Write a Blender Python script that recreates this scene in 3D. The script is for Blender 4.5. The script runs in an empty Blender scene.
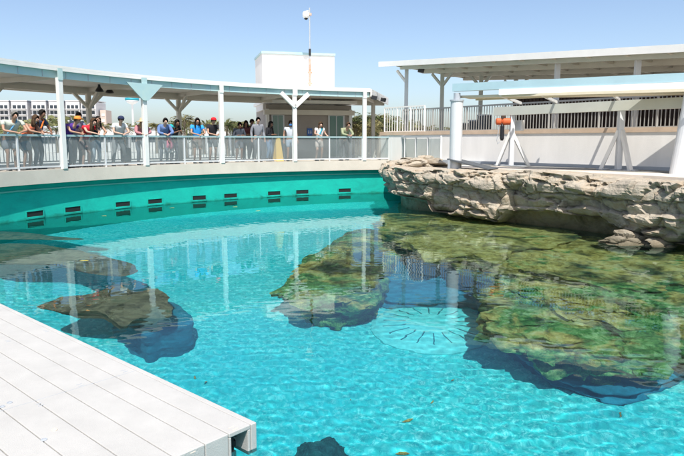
import bpy, math, random
import numpy as np
from mathutils import Vector, noise, Matrix

# ------------------------------------------------------------------ camera, sky, sun, exposure
S = bpy.context.scene
COL = S.collection
R = math.radians
F, PX, PY, PITCH, EYE = 617.0, 342.0, 228.0, R(8.03), 2.25      # focal length in pixels of a 684 px wide frame
cam = bpy.data.objects.new('camera', bpy.data.cameras.new('camera'))
COL.objects.link(cam)
S.camera = cam
cam.location = (0, 0, EYE)
cam.rotation_euler = (R(90) - PITCH, 0, 0)
cam.data.lens = F * 36 / 684
cam.data.clip_end = 6000
cam.data.clip_start = .05

SUN_EL, SUN_DIR = R(57), Vector((.1, -1, 0)).normalized()
w = bpy.data.worlds.new('World'); S.world = w; w.use_nodes = True
sk = w.node_tree.nodes.new('ShaderNodeTexSky')
sk.sky_type = 'NISHITA'; sk.sun_disc = False
sk.sun_elevation = SUN_EL; sk.sun_rotation = R(174)
sk.air_density = .8; sk.dust_density = 1.7; sk.ozone_density = .8
w.node_tree.links.new(sk.outputs[0], w.node_tree.nodes['Background'].inputs[0])
w.node_tree.nodes['Background'].inputs[1].default_value = .15
lt = bpy.data.lights.new('sun', 'SUN'); lt.energy = 4.8; lt.angle = R(.5); lt.color = (1, .965, .91)
lt.cycles.is_caustics_light = True
sun = bpy.data.objects.new('sun', lt); COL.objects.link(sun)
sd = Vector((SUN_DIR.x * math.cos(SUN_EL), SUN_DIR.y * math.cos(SUN_EL), math.sin(SUN_EL)))
sun.rotation_euler = sd.to_track_quat('Z', 'Y').to_euler()
S.view_settings.view_transform = 'Standard'; S.view_settings.look = 'None'
S.view_settings.gamma = 1; S.view_settings.use_curve_mapping = False
S.view_settings.exposure = .36
S.render.engine = 'CYCLES'
S.cycles.use_denoising = True
S.cycles.max_bounces = 10; S.cycles.transmission_bounces = 8; S.cycles.transparent_max_bounces = 12
S.cycles.caustics_reflective = False; S.cycles.caustics_refractive = True
S.cycles.sample_clamp_indirect = 6

# ------------------------------------------------------------------ geometry helpers
def ray(px, py):
    a, b = (px - PX) / F, -(py - PY) / F
    return Vector((a, math.cos(PITCH) + b * math.sin(PITCH), -math.sin(PITCH) + b * math.cos(PITCH)))
def onz(px, py, z):                       # point of height z seen at a pixel of the photo
    d = ray(px, py); t = (z - EYE) / d.z
    return Vector((0, 0, EYE)) + d * t
def under(px, py, z):                     # the same below the water surface, with its refraction
    d = ray(px, py).normalized(); p = Vector((0, 0, EYE)) + d * (-EYE / d.z)
    n = 1 / 1.33
    h = Vector((d.x, d.y, 0)) * n
    dz = -math.sqrt(max(1e-6, 1 - h.length_squared))
    return p + Vector((h.x, h.y, dz)) * (z / dz)
CX, CY = 6.0, 11.2                        # centre of the round tank
def pol(r, deg, z=0.0):
    return Vector((CX + r * math.cos(R(deg)), CY + r * math.sin(R(deg)), z))
def ang(px, r):                           # angle at which the sight line of column px meets the circle of radius r
    k = (px - PX) / F
    A = k * k + 1; B = -2 * (k * CX + CY); C = CX * CX + CY * CY - r * r
    t = (-B + math.sqrt(B * B - 4 * A * C)) / (2 * A)
    return math.degrees(math.atan2(t - CY, k * t - CX))

class MB:
    def __init__(s): s.v = []; s.f = []
    def add(s, v, f):
        n = len(s.v); s.v += [tuple(p) for p in v]; s.f += [tuple(n + i for i in q) for q in f]; return s
    def box(s, c, d, rz=0.0, M=None):
        v = []
        for z in (-.5, .5):
            for x, y in ((-.5, -.5), (.5, -.5), (.5, .5), (-.5, .5)):
                p = Vector((x * d[0], y * d[1], z * d[2]))
                if M is not None: p = M @ p
                elif rz: p = Vector((p.x * math.cos(rz) - p.y * math.sin(rz), p.x * math.sin(rz) + p.y * math.cos(rz), p.z))
                v.append(p + Vector(c))
        return s.add(v, [(3, 2, 1, 0), (4, 5, 6, 7), (0, 1, 5, 4), (1, 2, 6, 5), (2, 3, 7, 6), (3, 0, 4, 7)])
    def bar(s, a, b, wd, hg=None, up=(0, 0, 1)):
        a, b = Vector(a), Vector(b); hg = hg or wd
        x = (b - a); L = x.length; x = x / L
        y = Vector(up).cross(x)
        if y.length < 1e-4: y = Vector((0, 1, 0)).cross(x)
        y.normalize(); z = x.cross(y)
        M = Matrix((x, y, z)).transposed()
        return s.box((a + b) / 2, (L, wd, hg), M=M)
    def tube(s, pts, rad, n=10, cap=True):
        pts = [Vector(p) for p in pts]
        if not hasattr(rad, '__len__'): rad = [rad] * len(pts)
        v, f = [], []
        for i, p in enumerate(pts):
            t = (pts[min(i + 1, len(pts) - 1)] - pts[max(i - 1, 0)]).normalized()
            a = t.cross(Vector((0, 0, 1)))
            if a.length < 1e-3: a = t.cross(Vector((0, 1, 0)))
            a.normalize(); b = t.cross(a)
            for k in range(n):
                th = 2 * math.pi * k / n
                v.append(p + (a * math.cos(th) + b * math.sin(th)) * rad[i])
        for i in range(len(pts) - 1):
            for k in range(n):
                f.append((i * n + k, i * n + (k + 1) % n, (i + 1) * n + (k + 1) % n, (i + 1) * n + k))
        if cap:
            f.append(tuple(range(n))); m = (len(pts) - 1) * n; f.append(tuple(m + k for k in reversed(range(n))))
        return s.add(v, f)
    def lathe(s, prof, c=(0, 0, 0), n=20):
        v, f = [], []
        for r, z in prof:
            for k in range(n):
                th = 2 * math.pi * k / n
                v.append((c[0] + r * math.cos(th), c[1] + r * math.sin(th), c[2] + z))
        for i in range(len(prof) - 1):
            for k in range(n):
                f.append((i * n + k, i * n + (k + 1) % n, (i + 1) * n + (k + 1) % n, (i + 1) * n + k))
        f.append(tuple(reversed(range(n)))); m = (len(prof) - 1) * n; f.append(tuple(m + k for k in range(n)))
        return s.add(v, f)
    def arc(s, r0, r1, z0, z1, a0, a1, n=40, skew=0.0):   # ring segment; skew turns the far end with the radius
        v, f = [], []
        for i in range(n + 1):
            for r in (r0, r1):
                e = a1 + skew * (r - 16.2)
                a = a0 + (e - a0) * i / n
                zz = (z0, z1) if not hasattr(z0, '__len__') else ((z0[0], z1[0]) if r == r0 else (z0[1], z1[1]))
                v += [pol(r, a, zz[0]), pol(r, a, zz[1])]
        for i in range(n):
            q = i * 4; t = q + 4
            f += [(q, t, t + 1, q + 1), (q + 2, q + 3, t + 3, t + 2), (q + 1, t + 1, t + 3, q + 3), (q, q + 2, t + 2, t)]
        f += [(0, 1, 3, 2), (n * 4, n * 4 + 2, n * 4 + 3, n * 4 + 1)]
        return s.add(v, f)
    def prism(s, pts, z0, z1):
        n = len(pts)
        v = [(p[0], p[1], z0) for p in pts] + [(p[0], p[1], z1) for p in pts]
        return s.add(v, [tuple(reversed(range(n))), tuple(range(n, 2 * n))] + [(i, (i + 1) % n, n + (i + 1) % n, n + i) for i in range(n)])
    def build(s, name, m, parent=None, smooth=False, bevel=0.0):
        me = bpy.data.meshes.new(name); me.from_pydata(s.v, [], s.f); me.update()
        if m is not None: me.materials.append(m)
        if smooth: me.polygons.foreach_set('use_smooth', [True] * len(me.polygons))
        return link(name, me, parent, bevel)
def link(name, me, parent=None, bevel=0.0):
    o = bpy.data.objects.new(name, me); COL.objects.link(o)
    if parent is not None: o.parent = parent
    if bevel:
        b = o.modifiers.new('bevel', 'BEVEL'); b.width = bevel; b.segments = 2; b.limit_method = 'ANGLE'
    return o
def thing(name, label, cat, loc=(0, 0, 0), rz=0.0, group=None):
    o = bpy.data.objects.new(name, None); COL.objects.link(o); o.empty_display_size = .2
    o.location = loc; o.rotation_euler = (0, 0, rz)
    return tag(o, label, cat, group)
def tag(o, label, cat, group=None):
    o['label'] = label; o['category'] = cat
    if group: o['group'] = group
    return o
def structure(o): o['kind'] = 'structure'; return o
def copytree(o, parent=None):
    c = o.copy(); COL.objects.link(c)
    if parent is not None: c.parent = parent
    for ch in list(o.children): copytree(ch, c)
    return c

# ------------------------------------------------------------------ materials
def mat(name, col, rough=.6, var=.0, scale=3.0, bump=0.0, bscale=40.0, metal=0.0, col2=None, spec=.5, stretch=None):
    m = bpy.data.materials.new(name); m.use_nodes = True
    nt = m.node_tree; b = nt.nodes['Principled BSDF']
    b.inputs['Base Color'].default_value = (*col, 1); b.inputs['Roughness'].default_value = rough
    b.inputs['Metallic'].default_value = metal; b.inputs['Specular IOR Level'].default_value = spec
    if var or bump or col2:
        tc = nt.nodes.new('ShaderNodeTexCoord'); src = tc.outputs['Object']
        if stretch:
            mp = nt.nodes.new('ShaderNodeMapping'); mp.inputs['Scale'].default_value = stretch
            nt.links.new(src, mp.inputs[0]); src = mp.outputs[0]
    if var or col2:
        n = nt.nodes.new('ShaderNodeTexNoise'); n.inputs['Scale'].default_value = scale; n.inputs['Detail'].default_value = 6
        n.inputs['Roughness'].default_value = .65
        nt.links.new(src, n.inputs['Vector'])
        rp = nt.nodes.new('ShaderNodeValToRGB'); nt.links.new(n.outputs[0], rp.inputs[0])
        e = rp.color_ramp.elements; e[0].position = .3; e[1].position = .7
        c2 = col2 or tuple(c * (1 - var) for c in col)
        e[0].color = (*c2, 1); e[1].color = (*col, 1)
        nt.links.new(rp.outputs[0], b.inputs['Base Color'])
    if bump:
        n2 = nt.nodes.new('ShaderNodeTexNoise'); n2.inputs['Scale'].default_value = bscale; n2.inputs['Detail'].default_value = 5
        nt.links.new(src, n2.inputs['Vector'])
        bp = nt.nodes.new('ShaderNodeBump'); bp.inputs['Strength'].default_value = bump; bp.inputs['Distance'].default_value = .02
        nt.links.new(n2.outputs[0], bp.inputs['Height']); nt.links.new(bp.outputs[0], b.inputs['Normal'])
    return m
M = dict(
    white=mat('white_paint', (.8, .785, .74), .45, .1, 2.0, .05, 25),
    wall=mat('white_stucco', (.84, .81, .76), .85, .1, 1.3, .25, 60, stretch=(1.6, 1.6, .35)),
    concrete=mat('pale_concrete', (.66, .59, .5), .9, .14, 1.6, .3, 50),
    coping=mat('tan_coping', (.62, .47, .34), .9, .25, 2.2, .2, 40),
    teal=mat('teal_wall_paint', (.0, .5, .4), .45, .16, .9, .08, 12),
    teal_lip=mat('teal_lip_paint', (.16, .52, .42), .5, .2, 2),
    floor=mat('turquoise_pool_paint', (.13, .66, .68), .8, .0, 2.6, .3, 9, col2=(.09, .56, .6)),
    drain=mat('pale_turquoise_grille', (.2, .74, .72), .7, .0, 7.0, .2, 30, col2=(.08, .58, .6)),
    drainslot=mat('dull_teal_slot', (.01, .16, .2), .8),
    bluefascia=mat('pale_blue_fascia', (.36, .54, .57), .5, .15, 1.5, .05, 20, col2=(.46, .6, .56)),
    beam=mat('pale_blue_steel', (.36, .52, .57), .45, .12, 1.2, .05, 20),
    beam2=mat('grey_green_steel', (.56, .57, .5), .55, .12, 1.2),
    ceiling=mat('beige_soffit', (.66, .62, .53), .8, .1, 2),
    grey=mat('grey_metal', (.42, .45, .48), .45, .1, 3),
    pgrey=mat('pale_grey_metal', (.66, .67, .67), .45, .08, 3),
    railtop=mat('blue_grey_rail', (.33, .46, .47), .5, .1, 5),
    dgrey=mat('dark_grey_rubber', (.09, .1, .11), .7, .2, 4),
    black=mat('black_plastic', (.015, .015, .017), .4),
    brown=mat('dark_brown_timber', (.075, .04, .025), .75, .0, 2, .2, 20, col2=(.035, .02, .015), stretch=(8, 8, .6)),
    cream=mat('cream_fabric', (.7, .62, .46), .85, .1, 3),
    orange=mat('orange_plastic', (.62, .12, .03), .6, .15, 6),
    yellow=mat('yellow_plastic', (.75, .5, .12), .5, .1, 6),
    picket=mat('grey_picket_paint', (.34, .34, .32), .6, .15, 4),  # plain grey with slight tone noise
    rust=mat('rusty_steel', (.62, .55, .48), .7, .0, 5, .1, 30, col2=(.42, .16, .04)),
    dock=mat('white_dock_plastic', (.5, .49, .465), .6, .12, 3.5, .3, 140),
    hole=mat('dark_hole', (.01, .012, .012), .8),
    blue_sign=mat('blue_sign', (.03, .12, .4), .5),
    ground=mat('pale_ground', (.66, .63, .58), .95, .0, .08, .2, 4, col2=(.5, .48, .42)),
    sand=mat('scrub', (.13, .14, .06), .95, .0, .2, col2=(.3, .26, .16)),
    pane=mat('dark_pane', (.03, .04, .05), .2),
    apart=mat('apartment_white', (.62, .61, .6), .8, .05, .1),
    apart_tan=mat('apartment_tan', (.5, .4, .34), .8),
    tank=mat('tank_white', (.75, .76, .76), .5), tankband=mat('tank_teal', (.02, .3, .38), .5),
    palm=mat('palm_green', (.12, .15, .04), .7, .0, 1.5, col2=(.07, .09, .03)),
    palmdry=mat('palm_olive', (.26, .22, .09), .8, .0, 1.5, col2=(.12, .12, .04)),
    trunk=mat('palm_trunk', (.24, .2, .15), .9, .3, 4),
    leaf=mat('yellow_leaf', (.5, .42, .05), .6),
    grass=mat('shrub_green', (.09, .12, .04), .8, .0, 1.2, col2=(.2, .18, .07)),
    glassdoor=mat('green_glass_door', (.1, .2, .17), .12),
    doorwall=mat('taupe_wall', (.36, .32, .28), .8, .1, 3),
)
def glass_mat():
    m = bpy.data.materials.new('clear_panel'); m.use_nodes = True; nt = m.node_tree; nt.nodes.clear()
    o = nt.nodes.new('ShaderNodeOutputMaterial'); mx = nt.nodes.new('ShaderNodeMixShader')
    t = nt.nodes.new('ShaderNodeBsdfTransparent'); t.inputs[0].default_value = (.84, .88, .88, 1)
    d = nt.nodes.new('ShaderNodeBsdfPrincipled'); d.inputs['Base Color'].default_value = (.5, .53, .53, 1); d.inputs['Roughness'].default_value = .25
    tc = nt.nodes.new('ShaderNodeTexCoord'); n = nt.nodes.new('ShaderNodeTexNoise'); n.inputs['Scale'].default_value = 2.2
    nt.links.new(tc.outputs['Object'], n.inputs['Vector'])
    r = nt.nodes.new('ShaderNodeMapRange'); r.inputs['To Min'].default_value = .12; r.inputs['To Max'].default_value = .26
    nt.links.new(n.outputs[0], r.inputs[0]); nt.links.new(r.outputs[0], mx.inputs[0])
    nt.links.new(t.outputs[0], mx.inputs[1]); nt.links.new(d.outputs[0], mx.inputs[2]); nt.links.new(mx.outputs[0], o.inputs[0])
    return m
M['glass'] = glass_mat()

def rock_mat(name, stops, scale, under=False, bump=.9, extra=None):
    m = bpy.data.materials.new(name); m.use_nodes = True; nt = m.node_tree; b = nt.nodes['Principled BSDF']
    b.inputs['Roughness'].default_value = .9
    tc = nt.nodes.new('ShaderNodeTexCoord')
    mp = nt.nodes.new('ShaderNodeMapping'); mp.inputs['Scale'].default_value = (1, 1, 1.9)
    nt.links.new(tc.outputs['Object'], mp.inputs[0])
    n = nt.nodes.new('ShaderNodeTexNoise'); n.inputs['Scale'].default_value = scale; n.inputs['Detail'].default_value = 10; n.inputs['Roughness'].default_value = .68
    n.inputs['Distortion'].default_value = .6
    nt.links.new(mp.outputs[0], n.inputs['Vector'])
    rp = nt.nodes.new('ShaderNodeValToRGB'); nt.links.new(n.outputs[0], rp.inputs[0])
    els = rp.color_ramp.elements
    while len(els) < len(stops): els.new(.5)
    for e, (p, c) in zip(els, stops): e.position = p; e.color = (*c, 1)
    last = rp.outputs[0]
    if extra:          # algae / water line: colour by height
        g = nt.nodes.new('ShaderNodeSeparateXYZ'); nt.links.new(tc.outputs['Object'], g.inputs[0])
        add = nt.nodes.new('ShaderNodeMath'); add.operation = 'MULTIPLY_ADD'; add.inputs[1].default_value = .35
        nt.links.new(n.outputs[0], add.inputs[0]); nt.links.new(g.outputs['Z'], add.inputs[2])
        mr = nt.nodes.new('ShaderNodeMapRange'); mr.inputs['From Min'].default_value = extra[1]; mr.inputs['From Max'].default_value = extra[2]
        nt.links.new(add.outputs[0], mr.inputs[0])
        mx = nt.nodes.new('ShaderNodeMix'); mx.data_type = 'RGBA'
        nt.links.new(mr.outputs[0], mx.inputs[0]); mx.inputs[6].default_value = (*extra[0], 1); nt.links.new(last, mx.inputs[7]); last = mx.outputs[2]
    nt.links.new(last, b.inputs['Base Color'])
    n2 = nt.nodes.new('ShaderNodeTexNoise'); n2.inputs['Scale'].default_value = 9; n2.inputs['Detail'].default_value = 9; n2.inputs['Roughness'].default_value = .7
    nt.links.new(mp.outputs[0], n2.inputs['Vector'])
    bp = nt.nodes.new('ShaderNodeBump'); bp.inputs['Strength'].default_value = bump; bp.inputs['Distance'].default_value = .07
    nt.links.new(n2.outputs[0], bp.inputs['Height']); nt.links.new(bp.outputs[0], b.inputs['Normal'])
    return m
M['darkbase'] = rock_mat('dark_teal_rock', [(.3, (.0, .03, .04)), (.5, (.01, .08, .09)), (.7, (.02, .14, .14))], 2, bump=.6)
M['teal'] = rock_mat('aged_teal_paint', [(.3, (.0, .33, .27)), (.45, (.0, .41, .33)), (.6, (.0, .46, .36)), (.75, (.01, .5, .4))], 1.1, bump=.12, extra=((.0, .16, .1), .12, .24))
M['cliff'] = rock_mat('sandstone', [(.3, (.2, .165, .12)), (.4, (.36, .31, .24)), (.5, (.48, .42, .33)), (.58, (.43, .34, .24)), (.66, (.48, .43, .34)), (.78, (.58, .53, .44))], 1.6,
                      extra=((.1, .085, .045), .1, .6))
M['reef'] = rock_mat('algae_rock', [(.28, (.02, .035, .012)), (.38, (.1, .17, .04)), (.47, (.24, .36, .09)), (.56, (.55, .46, .14)), (.64, (.16, .2, .05)), (.76, (.34, .5, .18))], 2.1)
def reef_mat():
    m = bpy.data.materials.new('reef_growth'); m.use_nodes = True; nt = m.node_tree; b = nt.nodes['Principled BSDF']
    b.inputs['Roughness'].default_value = .95
    tc = nt.nodes.new('ShaderNodeTexCoord'); g = nt.nodes.new('ShaderNodeSeparateXYZ'); nt.links.new(tc.outputs['Object'], g.inputs[0])
    def nz(sc, det=6, ro=.65, dist=0.0):
        n = nt.nodes.new('ShaderNodeTexNoise'); n.inputs['Scale'].default_value = sc; n.inputs['Detail'].default_value = det
        n.inputs['Roughness'].default_value = ro; n.inputs['Distortion'].default_value = dist
        nt.links.new(tc.outputs['Object'], n.inputs['Vector']); return n
    def ramp(src, stops):
        rp = nt.nodes.new('ShaderNodeValToRGB'); nt.links.new(src, rp.inputs[0]); e = rp.color_ramp.elements
        while len(e) < len(stops): e.new(.5)
        for x, (p_, c_) in zip(e, stops): x.position = p_; x.color = (*c_, 1)
        return rp.outputs[0]
    def mix(f, a, c):
        mx = nt.nodes.new('ShaderNodeMix'); mx.data_type = 'RGBA'; nt.links.new(f, mx.inputs[0]); nt.links.new(a, mx.inputs[6]); nt.links.new(c, mx.inputs[7]); return mx.outputs[2]
    fine = nz(3.2, 8, .72, .8); mid = nz(1.1, 4, .6, .4); big = nz(.55, 4, .6, .5)
    green = ramp(fine.outputs[0], [(.34, (.012, .05, .02)), (.44, (.05, .2, .05)), (.52, (.17, .38, .1)), (.62, (.45, .62, .25))])
    gold = ramp(fine.outputs[0], [(.32, (.13, .1, .02)), (.43, (.5, .34, .08)), (.53, (.85, .6, .18)), (.66, (.9, .72, .34))])
    dark = ramp(fine.outputs[0], [(.35, (.008, .015, .01)), (.5, (.05, .06, .025)), (.58, (.1, .16, .05)), (.68, (.3, .3, .12))])
    zf = nt.nodes.new('ShaderNodeMath'); zf.operation = 'MULTIPLY_ADD'; nt.links.new(g.outputs['Z'], zf.inputs[0]); zf.inputs[1].default_value = .14; nt.links.new(mid.outputs[0], zf.inputs[2])
    f1 = nt.nodes.new('ShaderNodeMapRange'); nt.links.new(zf.outputs[0], f1.inputs[0]); f1.inputs['From Min'].default_value = .24; f1.inputs['From Max'].default_value = .34
    f2 = nt.nodes.new('ShaderNodeMapRange'); nt.links.new(big.outputs[0], f2.inputs[0]); f2.inputs['From Min'].default_value = .5; f2.inputs['From Max'].default_value = .6
    nt.links.new(mix(f2.outputs[0], mix(f1.outputs[0], green, gold), dark), b.inputs['Base Color'])
    n2 = nz(7, 9, .75)
    bp = nt.nodes.new('ShaderNodeBump'); bp.inputs['Strength'].default_value = 1; bp.inputs['Distance'].default_value = .1
    nt.links.new(n2.outputs[0], bp.inputs['Height']); nt.links.new(bp.outputs[0], b.inputs['Normal'])
    return m
M['reef'] = reef_mat()
M['reef_yellow'] = rock_mat('yellow_algae_rock', [(.3, (.2, .2, .04)), (.45, (.5, .44, .1)), (.6, (.7, .6, .2)), (.75, (.48, .48, .14))], 2.2, bump=.5)
M['brownrock'] = rock_mat('brown_rock', [(.3, (.03, .025, .018)), (.45, (.12, .085, .05)), (.55, (.24, .17, .1)), (.68, (.07, .09, .05)), (.8, (.2, .15, .09))], 3.0, bump=.5)

M['reef_brown'] = M['reef']
M['unused'] = rock_mat('brown_algae_rock', [(.3, (.1, .09, .03)), (.42, (.42, .32, .1)), (.55, (.62, .47, .17)), (.65, (.2, .3, .09)), (.8, (.5, .42, .17))], 1.8, bump=.7)
M['shadeblue'] = rock_mat('painted_blue_shade', [(.3, (.0, .1, .15)), (.5, (.005, .17, .26)), (.7, (.01, .22, .31))], 1.2, bump=.4)  # underwater shade and the water's blue tint put into the colour

# ------------------------------------------------------------------ the tank and its water
Z_FLOOR, Z_DECK = -3.4, 1.42
RW, RD = 16.36, 16.13                     # wall face, deck edge
def disc(mb, r, z, n=160):
    return mb.add([pol(r, 360 * i / n, z) for i in range(n)], [tuple(range(n))])
mb = MB(); mb.prism([pol(16.6, 360 * i / 160) for i in range(160)], Z_FLOOR - .4, Z_FLOOR)
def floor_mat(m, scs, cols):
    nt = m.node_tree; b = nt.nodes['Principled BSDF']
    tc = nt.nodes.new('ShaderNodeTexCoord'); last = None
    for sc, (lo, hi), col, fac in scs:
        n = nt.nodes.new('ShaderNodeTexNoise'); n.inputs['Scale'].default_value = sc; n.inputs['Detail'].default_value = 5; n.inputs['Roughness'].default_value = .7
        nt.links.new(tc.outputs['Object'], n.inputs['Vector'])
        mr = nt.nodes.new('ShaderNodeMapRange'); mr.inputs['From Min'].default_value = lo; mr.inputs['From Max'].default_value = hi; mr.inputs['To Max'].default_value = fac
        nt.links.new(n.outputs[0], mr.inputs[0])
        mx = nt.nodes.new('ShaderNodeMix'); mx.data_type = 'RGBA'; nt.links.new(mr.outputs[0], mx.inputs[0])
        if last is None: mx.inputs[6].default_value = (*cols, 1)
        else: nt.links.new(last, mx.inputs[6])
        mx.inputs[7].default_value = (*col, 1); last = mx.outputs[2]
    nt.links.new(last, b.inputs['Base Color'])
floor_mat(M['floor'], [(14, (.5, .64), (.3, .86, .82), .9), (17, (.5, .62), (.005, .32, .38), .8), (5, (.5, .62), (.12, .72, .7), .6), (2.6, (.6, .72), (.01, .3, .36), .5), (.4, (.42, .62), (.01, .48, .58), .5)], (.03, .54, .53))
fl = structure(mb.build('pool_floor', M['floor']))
ring = MB().arc(RW, RW + .4, Z_FLOOR - .3, 1.015, 0, 359.99, 240)
pw = ring.build('tank_wall', M['teal']); structure(pw)
pw['label'] = 'curved teal painted tank wall above and under the water'
lip = MB().arc(RW - .05, RW + .01, .83, .87, 0, 359.99, 200).build('wall_lip', M['teal_lip'], pw)
# skimmer openings along the water line
for px in (32.5, 71, 121.5, 154, 198.5, 230, 273.7, 302, 344.5):
    a = ang(px, RW); da = math.degrees(.28 / RW)
    z0 = .075
    b = MB()
    b.arc(RW - .012, RW + .05, z0 + .0, z0 + .155, a - da, a + da, 3)
    s_ = b.build('skimmer_opening', M['hole'], pw)
    b = MB(); e = math.degrees(.035 / RW)
    b.arc(RW - .03, RW - .013, z0 + .155, z0 + .18, a - da - e, a + da + e, 3)
    b.arc(RW - .03, RW - .013, z0 - .06, z0 + .155, a - da - e, a - da, 1)
    b.arc(RW - .03, RW - .013, z0 - .06, z0 + .155, a + da, a + da + e, 1)
    b.arc(RW - .045, RW - .013, z0 - .06, z0 + .0, a - da, a + da, 3)
    b.build('frame', M['teal'], s_)

def water():
    rng = np.random.RandomState(4)
    RWAT = RW + .1
    ny, nx = 760, 1000
    s = np.linspace(0, 1, ny)
    y = CY - RWAT + .002 + (2 * RWAT - .004) * (1 - (1 - s) ** 1.0)
    # denser rows and columns near the camera
    y = np.sort(np.concatenate([np.linspace(CY - RWAT + .003, 3, 60), np.linspace(3.03, 14, 480), np.linspace(14.03, CY + RWAT - .003, 330)]))
    ny = len(y)
    hw = np.sqrt(np.maximum(RWAT ** 2 - (y - CY) ** 2, 1e-4))
    t = np.linspace(-1, 1, nx)
    X = CX + hw[:, None] * t[None, :]
    Y = np.repeat(y[:, None], nx, 1)
    Z = np.zeros_like(X)
    for i in range(60):
        l = .11 * (2.0 / .11) ** (rng.rand() ** 1.8)
        a = rng.uniform(0, 2 * math.pi); k = 2 * math.pi / l
        slope = .0007 if l > .32 else .0019
        Z += slope / k * 1.0 * np.sin(k * (X * math.cos(a) + Y * math.sin(a)) + rng.uniform(0, 6.28))
    # calmer in patches
    env = .75 + .35 * np.sin(.35 * X + .22 * Y) * np.sin(.29 * Y - .13 * X + 1)
    Z *= env
    V = np.stack([X, Y, Z], -1).reshape(-1, 3)
    idx = np.arange(ny * nx).reshape(ny, nx)
    q = np.stack([idx[:-1, :-1], idx[:-1, 1:], idx[1:, 1:], idx[1:, :-1]], -1).reshape(-1, 4)
    # closed body: rim ring and bottom
    rim = np.concatenate([idx[0, :], idx[1:, -1], idx[-1, -2::-1], idx[-2:0:-1, 0]])
    low = V[rim].copy(); low[:, 2] = Z_FLOOR - .2
    nb = len(V); V2 = np.concatenate([V, low])
    m = len(rim); li = nb + np.arange(m)
    side = np.stack([rim, li, np.roll(li, -1), np.roll(rim, -1)], -1)
    faces = np.concatenate([q, side])
    nq = len(faces)
    me = bpy.data.meshes.new('water')
    me.vertices.add(len(V2)); me.vertices.foreach_set('co', V2.ravel())
    me.loops.add(nq * 4 + m); me.polygons.add(nq + 1)
    me.loops.foreach_set('vertex_index', np.concatenate([faces.ravel(), li[::-1]]).astype(np.int32))
    me.polygons.foreach_set('loop_start', np.concatenate([np.arange(nq) * 4, [nq * 4]]).astype(np.int32))
    me.polygons.foreach_set('use_smooth', np.concatenate([np.ones(len(q), bool), np.zeros(len(side) + 1, bool)]))
    me.update(calc_edges=True); me.validate()
    mt = bpy.data.materials.new('pool_water'); mt.use_nodes = True; nt = mt.node_tree; nt.nodes.clear()
    o = nt.nodes.new('ShaderNodeOutputMaterial'); g = nt.nodes.new('ShaderNodeBsdfGlass')
    g.inputs['IOR'].default_value = 1.33; g.inputs['Roughness'].default_value = 0
    g.inputs['Color'].default_value = (.74, .97, 1, 1)
    nt.links.new(g.outputs[0], o.inputs['Surface'])
    me.materials.append(mt)
    ob = link('water', me); structure(ob)
    ob.cycles.is_caustics_caster = True
    return ob
water()
RECV = [fl, pw]

# ------------------------------------------------------------------ rocks
def fr(p, s, o=5): return noise.fractal(Vector(p) * s, .9, 2.1, o)
def plateau(name, outline, ztop, zbot, m, undercut=.5, amp=.18, freq=1.4, seed=0.0, parent=None, tilt=(0, 0), dome=.0, N=150, smooth=False):
    """a rock shelf: plan outline, top at ztop, sides that run in under it down to zbot"""
    P = [Vector((p[0], p[1])) for p in outline]
    # closed Catmull-Rom resampling
    pts = []; n = len(P); per = max(2, N // n)
    for i in range(n):
        a, b, c, d = P[i - 1], P[i], P[(i + 1) % n], P[(i + 2) % n]
        for k in range(per):
            t = k / per
            pts.append(.5 * ((2 * b) + (c - a) * t + (2 * a - 5 * b + 4 * c - d) * t * t + (3 * b - 3 * c + d - a) * t ** 3))
    c = sum(pts, Vector((0, 0))) / len(pts); K = len(pts)
    v, f = [], []
    rings = []
    nt_ = 34
    for j in range(nt_ + 1):
        s = (j / nt_) ** .8
        rings.append((max(s, .01), ztop + dome * (1 - s * s)))
    H = ztop - zbot
    for j in range(1, 17):
        t = j / 16
        rings.append((1 + .02 - undercut * (t ** .7) * .6 + .03 * math.sin(t * 9), ztop - H * t))
    for s, z in rings:
        for p in pts:
            q = c + (p - c) * s
            zz = z + tilt[0] * (q.x - c.x) + tilt[1] * (q.y - c.y)
            w3 = Vector((q.x, q.y, zz))
            d = Vector((fr(w3 + Vector((seed, 0, 0)), freq), fr(w3 + Vector((0, seed + 7, 0)), freq), fr(w3 + Vector((3, 1, seed)), freq * 1.1)))
            st = (noise.cell(Vector((q.x * .9 + seed, q.y * .9, zz * 3.2))) - .5) * .5
            edge = min(1, s)
            out = (p - c).normalized()
            w3 += Vector((out.x, out.y, 0)) * (d.x * amp * 1.3 + st * amp) * (edge ** 2) + Vector((0, 0, d.z * amp * .9))
            v.append(w3)
    for i in range(len(rings) - 1):
        for k in range(K):
            f.append((i * K + k, (i + 1) * K + k, (i + 1) * K + (k + 1) % K, i * K + (k + 1) % K))
    f.append(tuple(range(K)))
    b = MB(); b.add(v, f)
    o = b.build(name, m, parent, smooth=smooth)
    RECV.append(o)
    return o

# overhanging sandstone cliff
LIP = [(2.1, 27.2), (1.6, 24.6), (1.38, 22.4), (1.4, 20.5), (2.25, 18.95), (3.55, 17.1), (4.9, 15.6), (6.0, 14.2), (6.95, 12.5), (8.8, 10.3), (12.2, 8), (17, 6), (22, 4.5)]
def resample(P, step):
    P = [Vector((p[0], p[1])) for p in P]
    out = []
    for i in range(len(P) - 1):
        a = P[max(i - 1, 0)]; b = P[i]; c = P[i + 1]; d = P[min(i + 2, len(P) - 1)]
        n = max(2, int((c - b).length / step))
        for k in range(n):
            t = k / n
            out.append(.5 * ((2 * b) + (c - a) * t + (2 * a - 5 * b + 4 * c - d) * t * t + (3 * b - 3 * c + d - a) * t ** 3))
    out.append(P[-1]); return out
def lerp_tab(tab, x):
    if x <= tab[0][0]: return tab[0][1]
    for (a, va), (b, vb) in zip(tab, tab[1:]):
        if x <= b: return va + (vb - va) * (x - a) / (b - a)
    return tab[-1][1]
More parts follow.
